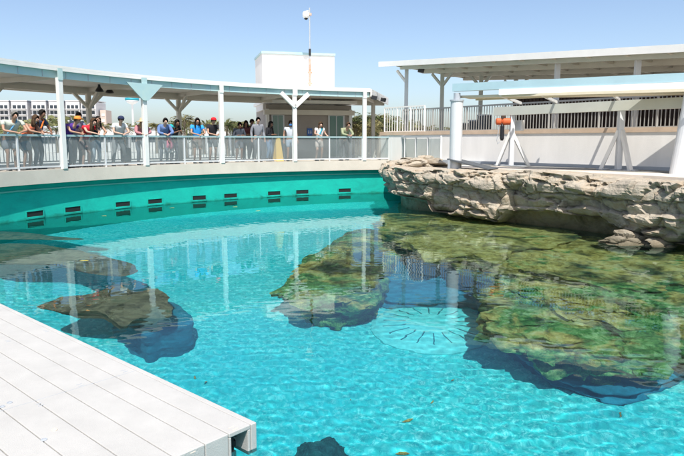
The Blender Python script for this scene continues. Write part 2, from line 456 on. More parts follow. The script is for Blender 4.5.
def blocks(p, sc):
    """fractured-rock displacement: per-cell offset and tilt with creases between the cells"""
    q = Vector((p.x * sc[0], p.y * sc[0], p.z * sc[1]))
    q += Vector((noise.noise(q * .9), noise.noise(q * .9 + Vector((5, 2, 1))), noise.noise(q * .9 + Vector((1, 9, 4))))) * .55
    dist, pt = noise.voronoi(q)
    cid = noise.cell(pt[0] * 7.31)
    tl = Vector((noise.cell(pt[0] * 3.1 + Vector((9, 0, 0))) - .5, noise.cell(pt[0] * 5.7 + Vector((0, 9, 0))) - .5, noise.cell(pt[0] * 2.3 + Vector((0, 0, 9))) - .2))
    off = (cid - .5) + (q - pt[0]).dot(tl) * 1.3
    crease = min(1, (dist[1] - dist[0]) * 5)
    return off, crease
def cliff():
    path = resample(LIP, .045)
    n = len(path)
    nor = []
    for i in range(n):
        t = path[min(i + 3, n - 1)] - path[max(i - 3, 0)]; t.normalize()
        nor.append(Vector((-t.y, t.x)) * -1)         # towards the open water
    lipz = [(1.0, .55), (2.35, .5), (2.5, .16), (4.1, .12), (4.3, .42), (5.0, .5), (5.9, .48), (6.3, .2), (7, .1), (9, .15)]
    v, f = [], []
    NV = 92
    for i in range(n):
        p, o = path[i], nor[i]
        x = p.x if i > 60 else 1.2
        zl = lerp_tab(lipz, x) + .05 * noise.noise(Vector((i * .05, 3, 1)))
        zt = 1.44 + .06 * noise.noise(Vector((i * .02, 8, 2))) - .1 * max(0, min(1, (x - 5.5) / 2))
        rec = .75 + .2 * noise.noise(Vector((i * .03, 1, 5)))
        prof = [(-2.6, zt - .08), (-1.2, zt), (-.35, zt + .02), (-.08, zt - .03), (.03, zt - .12), (.1, zt - .3), (.05, (zt + zl) / 2), (.0, zl + .12), (-.06, zl + .02), (-.18, zl - .03), (-rec, zl - .05), (-rec - .08, -.1), (-rec - .05, -.6), (-rec + .1, -1.6), (-rec, Z_FLOOR - .05)]
        # arc-length resample of the profile, finest on the face
        wts = [.5, .6, .6, 1, 1.5, 2.2, 2.2, 1.4, 1.4, 1.5, 1.2, 1, .6, .6]
        seg = [math.dist(prof[k], prof[k + 1]) * wts[k] for k in range(14)]
        ref = [.7, .5, .18, .2, .3, .9, .9, .2, .2, .9, .8, .5, .6, 1.0]
        tot = sum(ref); acc = 0; pos = []
        cum = [0]
        for r_ in ref: cum.append(cum[-1] + r_ / tot)
        for j in range(NV):
            u = j / (NV - 1)
            k = max(0, min(13, next((q for q in range(14) if u <= cum[q + 1] + 1e-9), 13)))
            t = (u - cum[k]) / (cum[k + 1] - cum[k])
            off = prof[k][0] + (prof[k + 1][0] - prof[k][0]) * t; z = prof[k][1] + (prof[k + 1][1] - prof[k][1]) * t
            base = Vector((p.x + o.x * off, p.y + o.y * off, z))
            w1, c1 = blocks(base, (.55, .8)); w2, c2 = blocks(base + Vector((7, 3, 2)), (1.5, 2.4))
            zz_ = base.z + .22 * noise.noise(base * .55) + .05 * noise.noise(base * 2.5)
            sf = (zz_ * 3.1) % 1.0
            strat = (noise.cell(Vector((0, 0, math.floor(zz_ * 3.1) + 3))) - .5) * .12 + (.07 * sf if sf < .82 else .07 * (1 - sf) / .18)
            d = .11 * w1 - .12 * max(0, 1 - c1 * 2.2) + .06 * w2 - .08 * max(0, 1 - c2 * 2) + .04 * fr(base, 2.6) + strat
            face = 1.0 if 2 < k < 9 else (.22 if k >= 9 else .0)
            dz = .04 * w1 + .03 * fr(base, 1.5) + .015 * w2 if k <= 3 else .04 * fr(base, 2.0)
            if off < -1.0 and k < 3: dz *= .2
            v.append(base + Vector((o.x, o.y, 0)) * d * face + Vector((0, 0, dz)))
    for i in range(n - 1):
        for j in range(NV - 1):
            f.append((i * NV + j, (i + 1) * NV + j, (i + 1) * NV + j + 1, i * NV + j + 1))
    o = MB().add(v, f).build('rock_cliff', M['cliff'])
    tag(o, 'long overhanging sandstone rock ledge rising out of the pool below the white wall', 'rock ledge')
    RECV.append(o)
cliff()

def boulder(c, r, seed, name, label, m=None, group=None):
    v, f = [], []
    nu, nv = 60, 40
    for j in range(nv + 1):
        ph = math.pi * j / nv
        for i in range(nu):
            th = 2 * math.pi * i / nu
            d = Vector((math.sin(ph) * math.cos(th), math.sin(ph) * math.sin(th), math.cos(ph)))
            q = Vector((d.x * r[0], d.y * r[1], d.z * r[2])) + Vector((seed * 3.3, seed, 0))
            w1, c1 = blocks(q, (2.0, 3.5)); 
            s = 1 + .3 * w1 * .8 - .12 * (1 - c1) + .1 * fr(q, 3)
            v.append(Vector((d.x * r[0] * s, d.y * r[1] * s, d.z * r[2] * s)) + Vector(c))
    for j in range(nv):
        for i in range(nu):
            f.append((j * nu + i, (j + 1) * nu + i, (j + 1) * nu + (i + 1) % nu, j * nu + (i + 1) % nu))
    o = MB().add(v, f).build(name, m or M['cliff']); tag(o, label, 'rock', group); RECV.append(o); return o
boulder((2.62, 20.7, 1.52), (.9, .6, .24), 2, 'boulder', 'pale boulder lying on top of the rock ledge near its left end')
boulder((6.3, 13.5, .0), (.62, .34, .26), 5, 'boulder', 'low brown boulder at the water line under the right end of the rock ledge')
boulder((6.95, 13.2, .02), (.42, .3, .17), 8, 'boulder', 'small boulder at the water line by the right edge of the picture')

# the submerged reef on the right, with its ledges
U = under
reef = thing('submerged_reef', 'large green algae covered reef under the water in front of the sandstone ledge', 'reef', (0, 0, 0))
def out(pts, z): return [U(x, y, z) for x, y in pts]
plateau('lower_ledge', out([(474, 290), (508, 330), (560, 362), (630, 374), (668, 352), (720, 330), (800, 300), (800, 262), (640, 244), (540, 240), (500, 244), (474, 264)], -1.95), -1.95, Z_FLOOR, M['reef'], .5, .42, 1.1, 1, reef, tilt=(0, .05))
plateau('middle_ledge', out([(470, 276), (500, 300), (560, 318), (640, 330), (700, 312), (760, 285), (720, 250), (600, 240), (500, 236), (450, 244)], -1.35), -1.3, -2.3, M['reef_brown'], .3, .42, 1.0, 4, reef)
plateau('upper_ledge', out([(470, 262), (520, 274), (600, 284), (690, 282), (760, 262), (690, 240), (560, 232), (450, 226), (440, 236), (456, 250)], -.8), -.85, -1.8, M['reef'], .25, .34, 1.2, 9, reef)
random.seed(21)
for i in range(26):
    px_, py_ = random.uniform(480, 720), random.uniform(250, 345)
    zz = -1.9 + (345 - py_) / 95 * 1.0
    q = U(px_, py_, zz); rr = random.uniform(.35, .85)
    ol = [(q.x + rr * random.uniform(.7, 1.2) * math.cos(a_ * .785), q.y + rr * random.uniform(.5, .9) * math.sin(a_ * .785)) for a_ in range(8)]
    plateau('reef_lump', ol, q.z + random.uniform(-.1, .12), q.z - .6, M[random.choice(('reef', 'reef', 'reef_brown'))], .1, .14, 2.4, 70 + i, reef, dome=.18, N=48)
plateau('shallow_ledge', out([(380, 226), (386, 240), (408, 246), (430, 258), (462, 255), (498, 262), (520, 248), (552, 246), (572, 233), (500, 222), (430, 215), (388, 214)], -.35), -.3, -1.0, M['reef'], .15, .2, 1.5, 14, reef)
plateau('shade_slab', out([(378, 246), (376, 285), (388, 298), (425, 300), (474, 300), (520, 322), (560, 300), (520, 250), (430, 236)], -2.9), -2.95, Z_FLOOR, M['shadeblue'], .05, .06, 1.5, 61, reef)  # added low slab, coloured as the blue shade between hummock and reef
plateau('shade_slab', out([(482, 312), (506, 343), (556, 374), (628, 392), (668, 378), (720, 350), (800, 320), (760, 262), (520, 270)], -3.1), -3.05, Z_FLOOR, M['shadeblue'], .05, .06, 1.5, 66, reef)  # added slab painting the blue shade along the reef's front
# green hummock left of it
hm = plateau('submerged_rock', out([(278, 288), (300, 300), (345, 303), (385, 292), (392, 262), (388, 236), (368, 228), (345, 232), (318, 250), (292, 270)], -1.5), -1.7, Z_FLOOR, M['reef'], .5, .34, 1.3, 21, None, dome=.75)
tag(hm, 'green mossy rock under the water left of the sandstone ledge', 'submerged rock')
b1 = plateau('submerged_rock', out([(-60, 234), (-20, 231), (20, 232), (55, 236), (83, 239), (60, 240), (20, 239), (-50, 240)], -.12), -.14, -.3, M['brownrock'], .5, .035, 1.6, 31, None, dome=.1)
tag(b1, 'flat brown rock just under the surface beside the far teal wall', 'submerged rock')
b2 = plateau('submerged_rock', out([(-40, 250), (-10, 245), (30, 244), (75, 250), (110, 258), (134, 265), (137, 272), (118, 277), (90, 274), (60, 266), (20, 264), (-30, 262)], -.5), -.45, -.68, M['brownrock'], .5, .045, 1.6, 37, None, dome=.12)
tag(b2, 'long brown submerged rock with a rounded right end behind the branching rock', 'submerged rock')
b3 = plateau('submerged_rock', out([(38, 306), (60, 298), (95, 292), (118, 284), (135, 291), (158, 288), (172, 304), (170, 318), (140, 320), (122, 326), (98, 313), (60, 311)], -1.3), -1.3, -1.75, M['brownrock'], .5, .07, 1.8, 43, None, dome=.1)
plateau('shade_slab', [U(x, y, -2.6) for x, y in ((112, 316), (140, 308), (172, 308), (186, 318), (194, 330), (180, 336), (162, 337), (146, 342), (128, 330))], -2.3, Z_FLOOR, M['shadeblue'], .1, .05, 1.6, 64, b3)  # this rock's shadow on the floor, painted as a blue slab
tag(b3, 'dark brown branching rock in open water behind the white dock', 'submerged rock')
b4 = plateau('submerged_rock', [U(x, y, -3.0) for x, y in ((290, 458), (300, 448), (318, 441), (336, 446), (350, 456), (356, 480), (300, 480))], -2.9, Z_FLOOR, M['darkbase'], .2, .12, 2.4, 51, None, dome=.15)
tag(b4, 'small dark rock on the pool floor at the bottom edge of the picture', 'submerged rock')
# domed drain cover on the floor
dc = U(431, 325, Z_FLOOR + .12)
dr = thing('drain_cover', 'round pale drain cover with radial slots on the pool floor', 'drain cover', (dc.x, dc.y, Z_FLOOR))
o = MB().lathe([(1.08, 0), (1.08, .05), (1.0, .1), (.8, .16), (.4, .22), (.12, .24), (0.01, .24)], n=48).build('dome', M['drain'], dr, smooth=False); RECV.append(o)
sl = MB()
for k in range(18):
    a = 2 * math.pi * (k + .3) / 18
    sl.bar((.45 * math.cos(a), .45 * math.sin(a), .216), (.86 * math.cos(a), .86 * math.sin(a), .152), .022, .014)
o = sl.build('slot', M['drainslot'], dr); RECV.append(o)
# leaves
def leafmesh(s):
    return MB().add([(-s, 0, .003), (-.3 * s, .35 * s, .006), (.5 * s, .25 * s, .01), (s, 0, .004), (.4 * s, -.3 * s, .008), (-.4 * s, -.3 * s, .004)], [(0, 5, 4, 3, 2, 1)])
random.seed(11)
FL = [(172, 208, 'between the second and third pair of skimmer openings'), (104, 216, 'in front of the second pair of skimmer openings'), (258, 211, 'below the middle of the teal wall'), (235, 207, 'by the wall under the red cap visitor'), (84, 261, 'over the long brown submerged rock')]
for px, py, where in FL:
    p = onz(px, py, .012); o = leafmesh(.09).build('floating_leaf', M['leaf']); o.location = p; o.rotation_euler.z = random.uniform(-.3, .3)
    tag(o, 'yellow leaf floating ' + where, 'leaf', 'leaves floating on the pool')
for px, py, s in ((408, 420, .1), (432, 402, .05), (402, 453, .09), (452, 380, .03), (350, 400, .03), (620, 415, .035), (195, 378, .045), (205, 383, .03)):
    p = U(px, py, Z_FLOOR + .03); o = leafmesh(s).build('sunken_leaf', M['reef']); o.location = p; o.rotation_euler.z = random.uniform(0, 6)
    tag(o, 'dark leaf lying on the turquoise pool floor', 'leaf', 'leaves on the pool floor'); RECV.append(o)
for o in RECV: o.cycles.is_caustics_receiver = True

# ------------------------------------------------------------------ ground, decks
def annulus(r0, r1, z):
    n = 96
    return MB().add([pol(r0, 360 * i / n, z) for i in range(n)] + [pol(r1, 360 * i / n, z) for i in range(n)], [(i, n + i, n + (i + 1) % n, (i + 1) % n) for i in range(n)])
structure(annulus(16.7, 4200, .55).build('ground', M['ground']))
dk = MB().arc(RD, 20.9, 1.02, Z_DECK, 103, 262, 160)
structure(dk.build('deck', M['concrete']))
# paved terrace between rock ledge and white wall
WA, WB = Vector((1.7, 27.3)), Vector((9.4, 17.0)); WD = (WB - WA).normalized(); WN = Vector((WD.y, -WD.x)) * -1   # WN points away from the pool
if WN.y < 0: WN = -WN
def wp(t, off=0.0, z=0.0):                # t metres along the wall from its left end, off metres behind it
    p = WA + WD * t + WN * off
    return Vector((p.x, p.y, z))
WL = (WB - WA).length + 8
def wt(px, off=0.0):                      # metres along the wall at which column px meets the line off metres behind it
    k = (px - PX) / F; a = WA + WN * off
    return (k * a.y - a.x) / (WD.x - k * WD.y)
pts = [(p.x, p.y) for p in [pol(16.5, 103), pol(21, 103), wp(0, 3), wp(WL, 3)]] + [(24, 4.4), (17.6, 7.1), (12.8, 9.2), (9.7, 11.4), (8.3, 13.2), (7.4, 15.2), (6.3, 16.8), (5, 18.3), (3.4, 20.2), (2.6, 21.6), (2.6, 22.6), (2.7, 24.6)]
structure(MB().prism(pts, .9, Z_DECK - .004).build('terrace', M['concrete']))

# ------------------------------------------------------------------ canopy over the viewing deck
POSTA = [163.3, 152.6, 141.7, 130.6, 119.3, 108.2]
ROOFZ = 4.42
ca = thing('viewing_canopy', 'long curved canopy roof with pale blue fascia over the spectators deck', 'canopy', pol(16.2, 130, Z_DECK))
def W(o):   # world-space mesh under an empty
    par = o.parent
    o.matrix_parent_inverse = Matrix.Translation(-Vector(par.location)) if par.rotation_euler.z == 0 else (Matrix.Translation(par.location) @ Matrix.Rotation(par.rotation_euler.z, 4, 'Z')).inverted()
    return o
SK = -1.55
W(MB().arc(16.16, 20.7, (ROOFZ - .035, 4.33), (ROOFZ + .03, 4.4), 262, 107.2, 130, SK).build('roof_sheet', M['white'], ca))
W(MB().arc(16.3, 20.6, 4.2, 4.26, 262, 107.4, 130, SK).build('soffit', M['ceiling'], ca))
W(MB().arc(16.25, 16.31, 4.09, ROOFZ - .05, 262, 107.3, 130).build('fascia', M['bluefascia'], ca))
W(MB().arc(16.16, 16.25, ROOFZ - .12, ROOFZ - .037, 262, 107.25, 130).build('gutter_edge', M['white'], ca))
W(MB().arc(20.4, 20.6, 4.0, 4.2, 262, 101, 130).build('rear_beam', M['ceiling'], ca))
W(MB().arc(19.6, 19.74, 3.98, 4.2, 262, 102.2, 130).build('inner_beam', M['ceiling'], ca))
for a in np.arange(109.5, 170, 2.8): W(MB().arc(16.235, 16.25, 4.1, ROOFZ - .13, a, a + .05, 1).build('fascia_seam', M['grey'], ca))
# cut end
e0, e1 = pol(16.2, 107.1, 0), pol(20.6, 107.2 + SK * 4.4, 0)
W(MB().bar((e0.x, e0.y, 4.27), (e1.x, e1.y, 4.2), .07, .3).build('end_fascia', M['white'], ca))
for k, a in enumerate(POSTA + [174, 185, 196]):
    p = pol(16.17, a); q = pol(19.67, a if a > 110 else 103.2)
    rz = R(a)
    b = MB().box((p.x, p.y, (Z_DECK + 4.1) / 2), (.13, .16, 4.1 - Z_DECK), rz)
    W(b.build('column', M['white'], ca, bevel=.01))
    # bracket plates: broad Y heads on two of them, narrow straps on the others
    tdir = Vector((-math.sin(rz), math.cos(rz), 0)); cdir = Vector((math.cos(rz), math.sin(rz), 0))
    b = MB()
    if k in (2, 4):
        b.box(p + Vector((0, 0, 4.2)) - cdir * .07, (.03, .2, .3), rz)
        if k == 4:
            for s_ in (-1, 1):
                b.bar(p + Vector((0, 0, 3.62)) - cdir * .05, p + Vector((0, 0, 4.14)) + tdir * s_ * .6 - cdir * .05, .1, .16)
        else:
            q0 = p - cdir * .08; th = cdir * .05
            o4 = [q0 + tdir * a_ + Vector((0, 0, z_)) for a_, z_ in ((-.7, 4.16), (.7, 4.16), (.1, 3.6), (-.1, 3.6))]
            b.add(o4 + [x_ - th for x_ in o4], [(0, 1, 2, 3), (7, 6, 5, 4), (0, 4, 5, 1), (1, 5, 6, 2), (2, 6, 7, 3), (3, 7, 4, 0)])
        W(b.build('bracket', M['white'] if k == 4 else M['bluefascia'], ca))
    else:
        b.box(p + Vector((0, 0, 4.2)) - cdir * .07, (.03, .16, .34), rz)
        W(b.build('bracket', M['bluefascia'] if k in (1,) else M['white'], ca))
    if k != 4:
        b = MB().box((q.x, q.y, (Z_DECK + 4.0) / 2), (.15, .15, 4.0 - Z_DECK), rz)
        W(b.build('column', M['ceiling'], ca))
    if k in (1, 2, 3):
        b = MB()
        for s_ in (-1, 1):
            b.bar(q + Vector((0, 0, 3.45)), q + Vector((0, 0, 4.03)) + tdir * s_ * .6, .11, .1)
            if s_ == -1: b.bar(q + Vector((0, 0, 3.4)), q + Vector((0, 0, 4.15)) - cdir * .8, .1, .1)
        W(b.build('brace', M['ceiling'], ca))
    b = MB().bar(p + Vector((0, 0, 4.13)) + cdir * .1, q + Vector((0, 0, 4.13)), .1, .14)
    W(b.build('rafter', M['ceiling'], ca))

def speaker(p, label, dirn):
    t = thing('loudspeaker', label, 'loudspeaker', p)
    MB().lathe([(.04, .02), (.05, -.04), (.11, -.12), (.15, -.2), (.13, -.21), (.05, -.14)], n=16).build('horn', M['black'], t)
    MB().box((0, 0, .0), (.06, .06, .14)).build('bracket', M['dgrey'], t)
for px, r_, z_, lb in ((104.5, 18.0, 4.16, 'black horn loudspeaker hanging under the canopy, left of its twin'), (114.5, 18.3, 4.16, 'black horn loudspeaker hanging under the canopy, right of its twin')):
    a = ang(px, r_); p = pol(r_, a); speaker((p.x, p.y, z_), lb, 0)
def flood(px, D, z, label):
    t = thing('floodlight', label, 'floodlight', ((px - PX) / F * D, D, z))
    MB().bar((-.12, 0, 0), (.12, .0, -.05), .2, .17).build('housing', M['black'], t, bevel=.02)
    MB().box((0, .05, .12), (.03, .03, .14)).build('bracket', M['grey'], t)
flood(373.5, 26.7, 4.1, 'black floodlight just inside the canopy end')
flood(382.5, 28.6, 4.13, 'black floodlight mounted on the outside of the canopy end')

# ------------------------------------------------------------------ glass railing along the deck edge
def railing(a0, a1, name, label):
    c = pol(16.2, (a0 + a1) / 2, Z_DECK)
    t = thing(name, label, 'railing', c)
    H = 1.02
    n = max(1, round(abs(a1 - a0) / 5.5)); st = (a1 - a0) / n
    W(MB().arc(16.17, 16.25, Z_DECK + H - .06, Z_DECK + H, a0, a1, n * 6).build('top_rail', M['railtop'], t))
    W(MB().arc(16.19, 16.23, Z_DECK + .06, Z_DECK + .11, a0, a1, n * 6).build('bottom_rail', M['pgrey'], t))
    for i in range(n + 1):
        p = pol(16.21, a0 + st * i)
        W(MB().box((p.x, p.y, Z_DECK + (H - .06) / 2), (.05, .05, H - .06), R(a0 + st * i)).build('post', M['pgrey'], t))
        if i < n:
            d = math.degrees(.04 / 16.2)
            W(MB().arc(16.205, 16.213, Z_DECK + .12, Z_DECK + H - .07, a0 + st * i - d, a0 + st * (i + 1) + d, 5).build('glass_panel', M['glass'], t))
    return t
for k, (a0, a1) in enumerate(zip(POSTA, POSTA[1:])):
    e = .28
    railing(a0 - e, a1 + e, 'glass_railing', ['glass railing bay at the left edge of the picture, three visitors leaning on it', 'glass railing bay under the orange cap and red shirt visitors', 'glass railing bay under the bright blue shirt and red cap visitors', 'glass railing bay in front of the grey jacket group and the yellow floor sign', 'glass railing bay in front of the white building doors'][k])
railing(107.9, 103.2, 'glass_railing', 'glass railing bay right of the canopy, joining the sandstone ledge')
railing(196, 163.6, 'glass_railing', 'glass railing running on beyond the left edge of the picture')

# straight glass railing between canopy end and steel column
def straight_rail(p0, p1, z, H, name, label, n, mtop, infill='glass', pick=.11, mpick=None, postm=None):
    p0, p1 = Vector((p0[0], p0[1], z)), Vector((p1[0], p1[1], z))
    t = thing(name, label, 'railing', (p0 + p1) / 2)
    c = -(p0 + p1) / 2
    up = Vector((0, 0, 1))
    a, b = p0 + c, p1 + c
    d = (b - a) / n
    MB().bar(a + up * (H - .03), b + up * (H - .03), .06, .055).build('top_rail', mtop, t)
    MB().bar(a + up * .09, b + up * .09, .04, .05).build('bottom_rail', mtop, t)
    for i in range(n + 1):
        q = a + d * i
        MB().bar(q, q + up * (H - .06), .06, .06, up=(1, 0, 0)).build('post', postm or mtop, t)
    L = (b - a).length; u = (b - a) / L
    if infill == 'glass':
        for i in range(n):
            MB().bar(a + d * i + up * H * .52 + u * .035, a + d * (i + 1) + up * H * .52 - u * .035, .01, H - .24).build('glass_panel', M['glass'], t)
    else:
        for i in range(n):
            q = MB(); k = max(1, int(d.length / pick))
            for j in range(1, k):
                s_ = a + d * (i + j / k)
                q.box(s_ + up * (H / 2 + .02), (.022, .022, H - .16), math.atan2(u.y, u.x))
            q.build('picket_panel', mpick or mtop, t)
    return t
p0 = pol(16.3, 103.3)
straight_rail((p0.x + .05, p0.y), (3.55, 22.3), Z_DECK, 1.02, 'glass_railing', 'straight glass railing in front of the white wall behind the rock ledge', 4, M['pgrey'])
# white picket fence round the back of the deck
for k, (a0, a1) in enumerate(((175, 164), (164, 153), (153, 142), (142, 131), (131, 121), (110.5, 103.5))):
    q0, q1 = pol(20.3, a0), pol(20.3, a1)
    straight_rail(q0, q1, Z_DECK, 1.05, 'picket_fence', ['white picket fence beyond the left edge', 'white picket fence behind the three leftmost visitors', 'white picket fence behind the red shirt visitor', 'white picket fence behind the plaid shirt visitor and denim jacket visitor', 'white picket fence behind the red cap visitor', 'white picket fence right of the building with doors'][k], 2, M['white'], 'pick', .13)

# ------------------------------------------------------------------ white building with doors and stair tower
bl = thing('white_building', 'white block building with a tall box on its roof and doors behind the deck', 'building', (-3.5, 28.9, Z_DECK - .8), R(15))
# local x along the front, y backwards
def lb(c, d, name, m, parent=bl, bevel=0): return MB().box(c, d).build(name, m, parent, bevel=bevel)
lb((2.05, 1.8, 1.95), (4.1, 3.5, 2.7), 'wall', M['doorwall'])
lb((2.05, .0, 2.95), (4.3, .35, .22), 'canopy_beam', M['ceiling'])
lb((2.05, 1.5, 3.42), (4.4, 3.9, .14), 'roof', M['white'])
lb((1.62, 1.6, 4.35), (3.42, 2.6, 1.7 + .86), 'tower', M['wall'])
lb((1.62, 1.6, 5.67), (3.5, 2.7, .1), 'tower_cap', M['bluefascia'])
for x0, wd, lbl in ((.55, .5, 1), (3.35, .7, 2)):
    d = lb((x0, .02, 1.85), (wd + .1, .05, 2.1), 'door', M['pgrey'])
    for s_ in (-1, 1):
        MB().box((x0 + s_ * wd * .25, -.012, 1.85), (wd * .42, .03, 1.9)).build('glass', M['glassdoor'], d)
lb((1.25, .03, 1.9), (.08, .05, 2.2), 'door_frame', M['pgrey'])
lb((0.06, -.02, 1.95), (.14, .16, 2.3), 'corner_pilaster', M['white'])
lb((4.03, -.02, 1.95), (.14, .16, 2.3), 'corner_pilaster', M['white'])
sg = lb((2.05, -.0, 2.05), (.24, .03, .34), 'restroom_sign', M['blue_sign'])
b = MB(); 
for x in (2.0, 2.1):
    b.box((x, -.018, 2.12), (.03, .006, .03)); b.box((x, -.018, 2.03), (.045, .006, .11))
b.build('pictogram', M['white'], sg)
# camera pole
D = 28.9
pp = thing('camera_pole', 'thin rusty pole with a white dome camera rising above the white building', 'camera pole', ((311 - PX) / F * D, D - .2, Z_DECK + 2.7))
zt = EYE + 126 * D / F - pp.location.z
MB().tube([(0, 0, 0), (0, 0, zt * .45)], .045, 8).build('lower_pole', M['rust'], pp)
MB().tube([(0, 0, zt * .45), (0, 0, zt)], .028, 8).build('upper_pole', M['grey'], pp)
MB().box((0, 0, zt * .52), (.1, .1, .3)).build('clamp', M['black'], pp)
MB().tube([(0, 0, zt * .97), (-.14, 0, zt * .97)], .02, 6).build('camera_arm', M['grey'], pp)
cm = MB().lathe([(.06, .1), (.13, .06), (.16, -.02), (.15, -.14), (.1, -.2)], (-.16, 0, zt * .94), 14).build('dome_camera', M['white'], pp, smooth=True)
MB().lathe([(.09, 0), (.07, -.06), (.01, -.09)], (-.16, 0, zt * .94 - .2), 12).build('lens', M['black'], cm)
MB().box((0.03, 0, zt * .93), (.12, .1, .1)).build('junction_box', M['rust'], pp)
for zz in (.06, .18, .3): MB().box((0, .06, zt * zz), (.2, .12, .07)).build('wall_clamp', M['rust'], pp)

# ------------------------------------------------------------------ white terrace wall, railing, timber wall, big roof
ZW = 2.5
tw = thing('terrace_wall', 'long white retaining wall with tan coping behind the rock ledge', 'wall', wp(WL / 2, 0, Z_DECK))
W(MB().bar(wp(0, .2, (Z_DECK + ZW) / 2), wp(WL, .2, (Z_DECK + ZW) / 2), .4, ZW - Z_DECK).build('wall_face', M['wall'], tw))
W(MB().bar(wp(-.05, .22, ZW + .07), wp(WL, .22, ZW + .07), .5, .14).build('coping', M['coping'], tw))
W(MB().bar(wp(3.2, -.1, Z_DECK + .05), wp(WL, -.1, Z_DECK + .05), .18, .11).build('plinth', M['grey'], tw))
structure(MB().bar(wp(3.2, -.72, Z_DECK + .003), wp(WL, -.72, Z_DECK + .003), 1.05, .012).build('painted_shadow_strip', mat('painted_shadow_grey', (.2, .2, .19), .85, .2, 2)))  # beam shadow at the wall foot, painted as a dark strip
for t_ in (.7, 1.4, 2.3, 3.1): W(MB().bar(wp(t_, -.004, Z_DECK + .02), wp(t_, -.004, ZW), .02, .012, up=(WN.x, WN.y, 0)).build('panel_joint', M['pgrey'], tw))
pts = [wp(-.6, .4), wp(WL, .4), wp(WL, 9), wp(-.6, 9)]
structure(MB().prism([(p.x, p.y) for p in pts], .55, ZW - .002).build('upper_terrace', M['concrete']))
straight_rail(wp(.9, .45), wp(WL, .45), ZW + .06, 1.02, 'metal_railing', 'long grey metal railing with pickets on top of the tan coping', 11, M['picket'], 'pick', .12, M['picket'])
straight_rail(wp(-.1, .3), wp(2.4, .3), ZW + .06, 1.15, 'white_fence', 'bright white fence at the left end of the upper terrace', 3, M['white'], 'pick', .14)
tb = thing('timber_wall', 'dark brown slatted timber wall behind the metal railing', 'wall', wp(9, 3, ZW))
W(MB().bar(wp(4.7, 3, ZW + .72), wp(WL + 2, 3, ZW + .72), .1, 1.44).build('boarding', M['brown'], tb))
b = MB()
for i in range(100):
    t_ = 4.75 + i * .17
    b.box(wp(t_, 2.93, ZW + .7), (.05, .04, 1.4), math.atan2(WD.y, WD.x))
o = b.build('slats', M['brown'], tb); W(o)
# things on the terrace seen through the fence: dark bins
for i, (t_, h_, lb_) in enumerate(((3.9, .75, 'tall dark grey bin behind the metal railing near the steel column'), (3.45, .55, 'medium dark grey bin left of the tall one behind the railing'), (2.7, .45, 'low dark grey bin behind the white fence'))):
    q = wp(t_, 2.2, ZW)
    t = thing('waste_bin', lb_, 'bin', q, math.atan2(WD.y, WD.x))
    MB().box((0, 0, h_ / 2), (.42, .4, h_)).build('body', M['dgrey'], t, bevel=.02); MB().box((0, -.01, h_ + .03), (.46, .44, .06)).build('lid', M['grey'], t, bevel=.015)
# roof
ro = thing('terrace_roof', 'large flat white roof on posts over the upper terrace', 'roof', wp(6, 2, ZW))
zl, zr = 5.62, 4.82
def rz_(t): return zl + (zr - zl) * t / ((WB - WA).length)
TL = -.05
def slab(t0, t1, o0, o1, dz0, dz1, th, name, m):
    v = []
    for t_, o_, dz in ((t0, o0, dz0), (t1, o0, dz0), (t1, o1, dz1), (t0, o1, dz1)):
        for k in (0, 1): v.append(wp(t_, o_, rz_(t_) + dz - th * (1 - k)))
    f = [(0, 2, 3, 1), (2, 4, 5, 3), (4, 6, 7, 5), (6, 0, 1, 7), (1, 3, 5, 7), (0, 6, 4, 2)]
    return W(MB().add(v, f).build(name, m, ro))
slab(TL, WL, -.1, 4.6, 0, -.3, .05, 'roof_sheet', M['white'])
slab(TL, WL, -.13, -.08, .0, .0, .21, 'fascia', M['white'])
slab(TL + .9, WL, .3, .42, -.06, -.06, .26, 'edge_beam', M['beam2'])
slab(TL + .9, WL, 1.6, 1.75, -.15, -.15, .25, 'purlin', M['ceiling'])
slab(TL + .9, WL, 2.9, 3.05, -.22, -.22, .25, 'purlin', M['ceiling'])
slab(TL + .9, WL, 4.2, 4.35, -.3, -.3, .25, 'purlin', M['ceiling'])
for i in range(14):
    t_ = .9 + i * 1.25
    W(MB().bar(wp(t_, .1, rz_(t_) - .14), wp(t_, 4.5, rz_(t_) - .4), .08, .14).build('rafter', M['ceiling'], ro))
for i, (t_, o_) in enumerate(((wt(405, .62), .62), (wt(552, .62), .62), (wt(630, .62), .62), (15.5, .62), (wt(440, 1.68), 1.68), (wt(478, 2.98), 2.98), (wt(512, 4.27), 4.27), (wt(594, 4.27), 4.27), (wt(660, 4.27), 4.27))):
    zz = rz_(t_) - (.3 if o_ < 1 else .4 if o_ < 3 else .55)
    col = W(MB().bar(wp(t_, o_, ZW), wp(t_, o_, zz), .15, .15, up=(1, 0, 0)).build('post', M['pgrey'] if o_ < 1 else M['beam2'], ro))
    if o_ > 1 or i == 0:
        b = MB()
        for s_ in ((-1, 1) if i != 0 else (-1,)):
            b.bar(wp(t_, o_, zz - .55), wp(t_ + s_ * .6, o_, zz), .09, .09)
        W(b.build('brace', M['beam2'] if i else M['white'], ro))
flood(419, 26.0, rz_(1.6) - .38, 'black floodlight under the left end of the terrace roof')

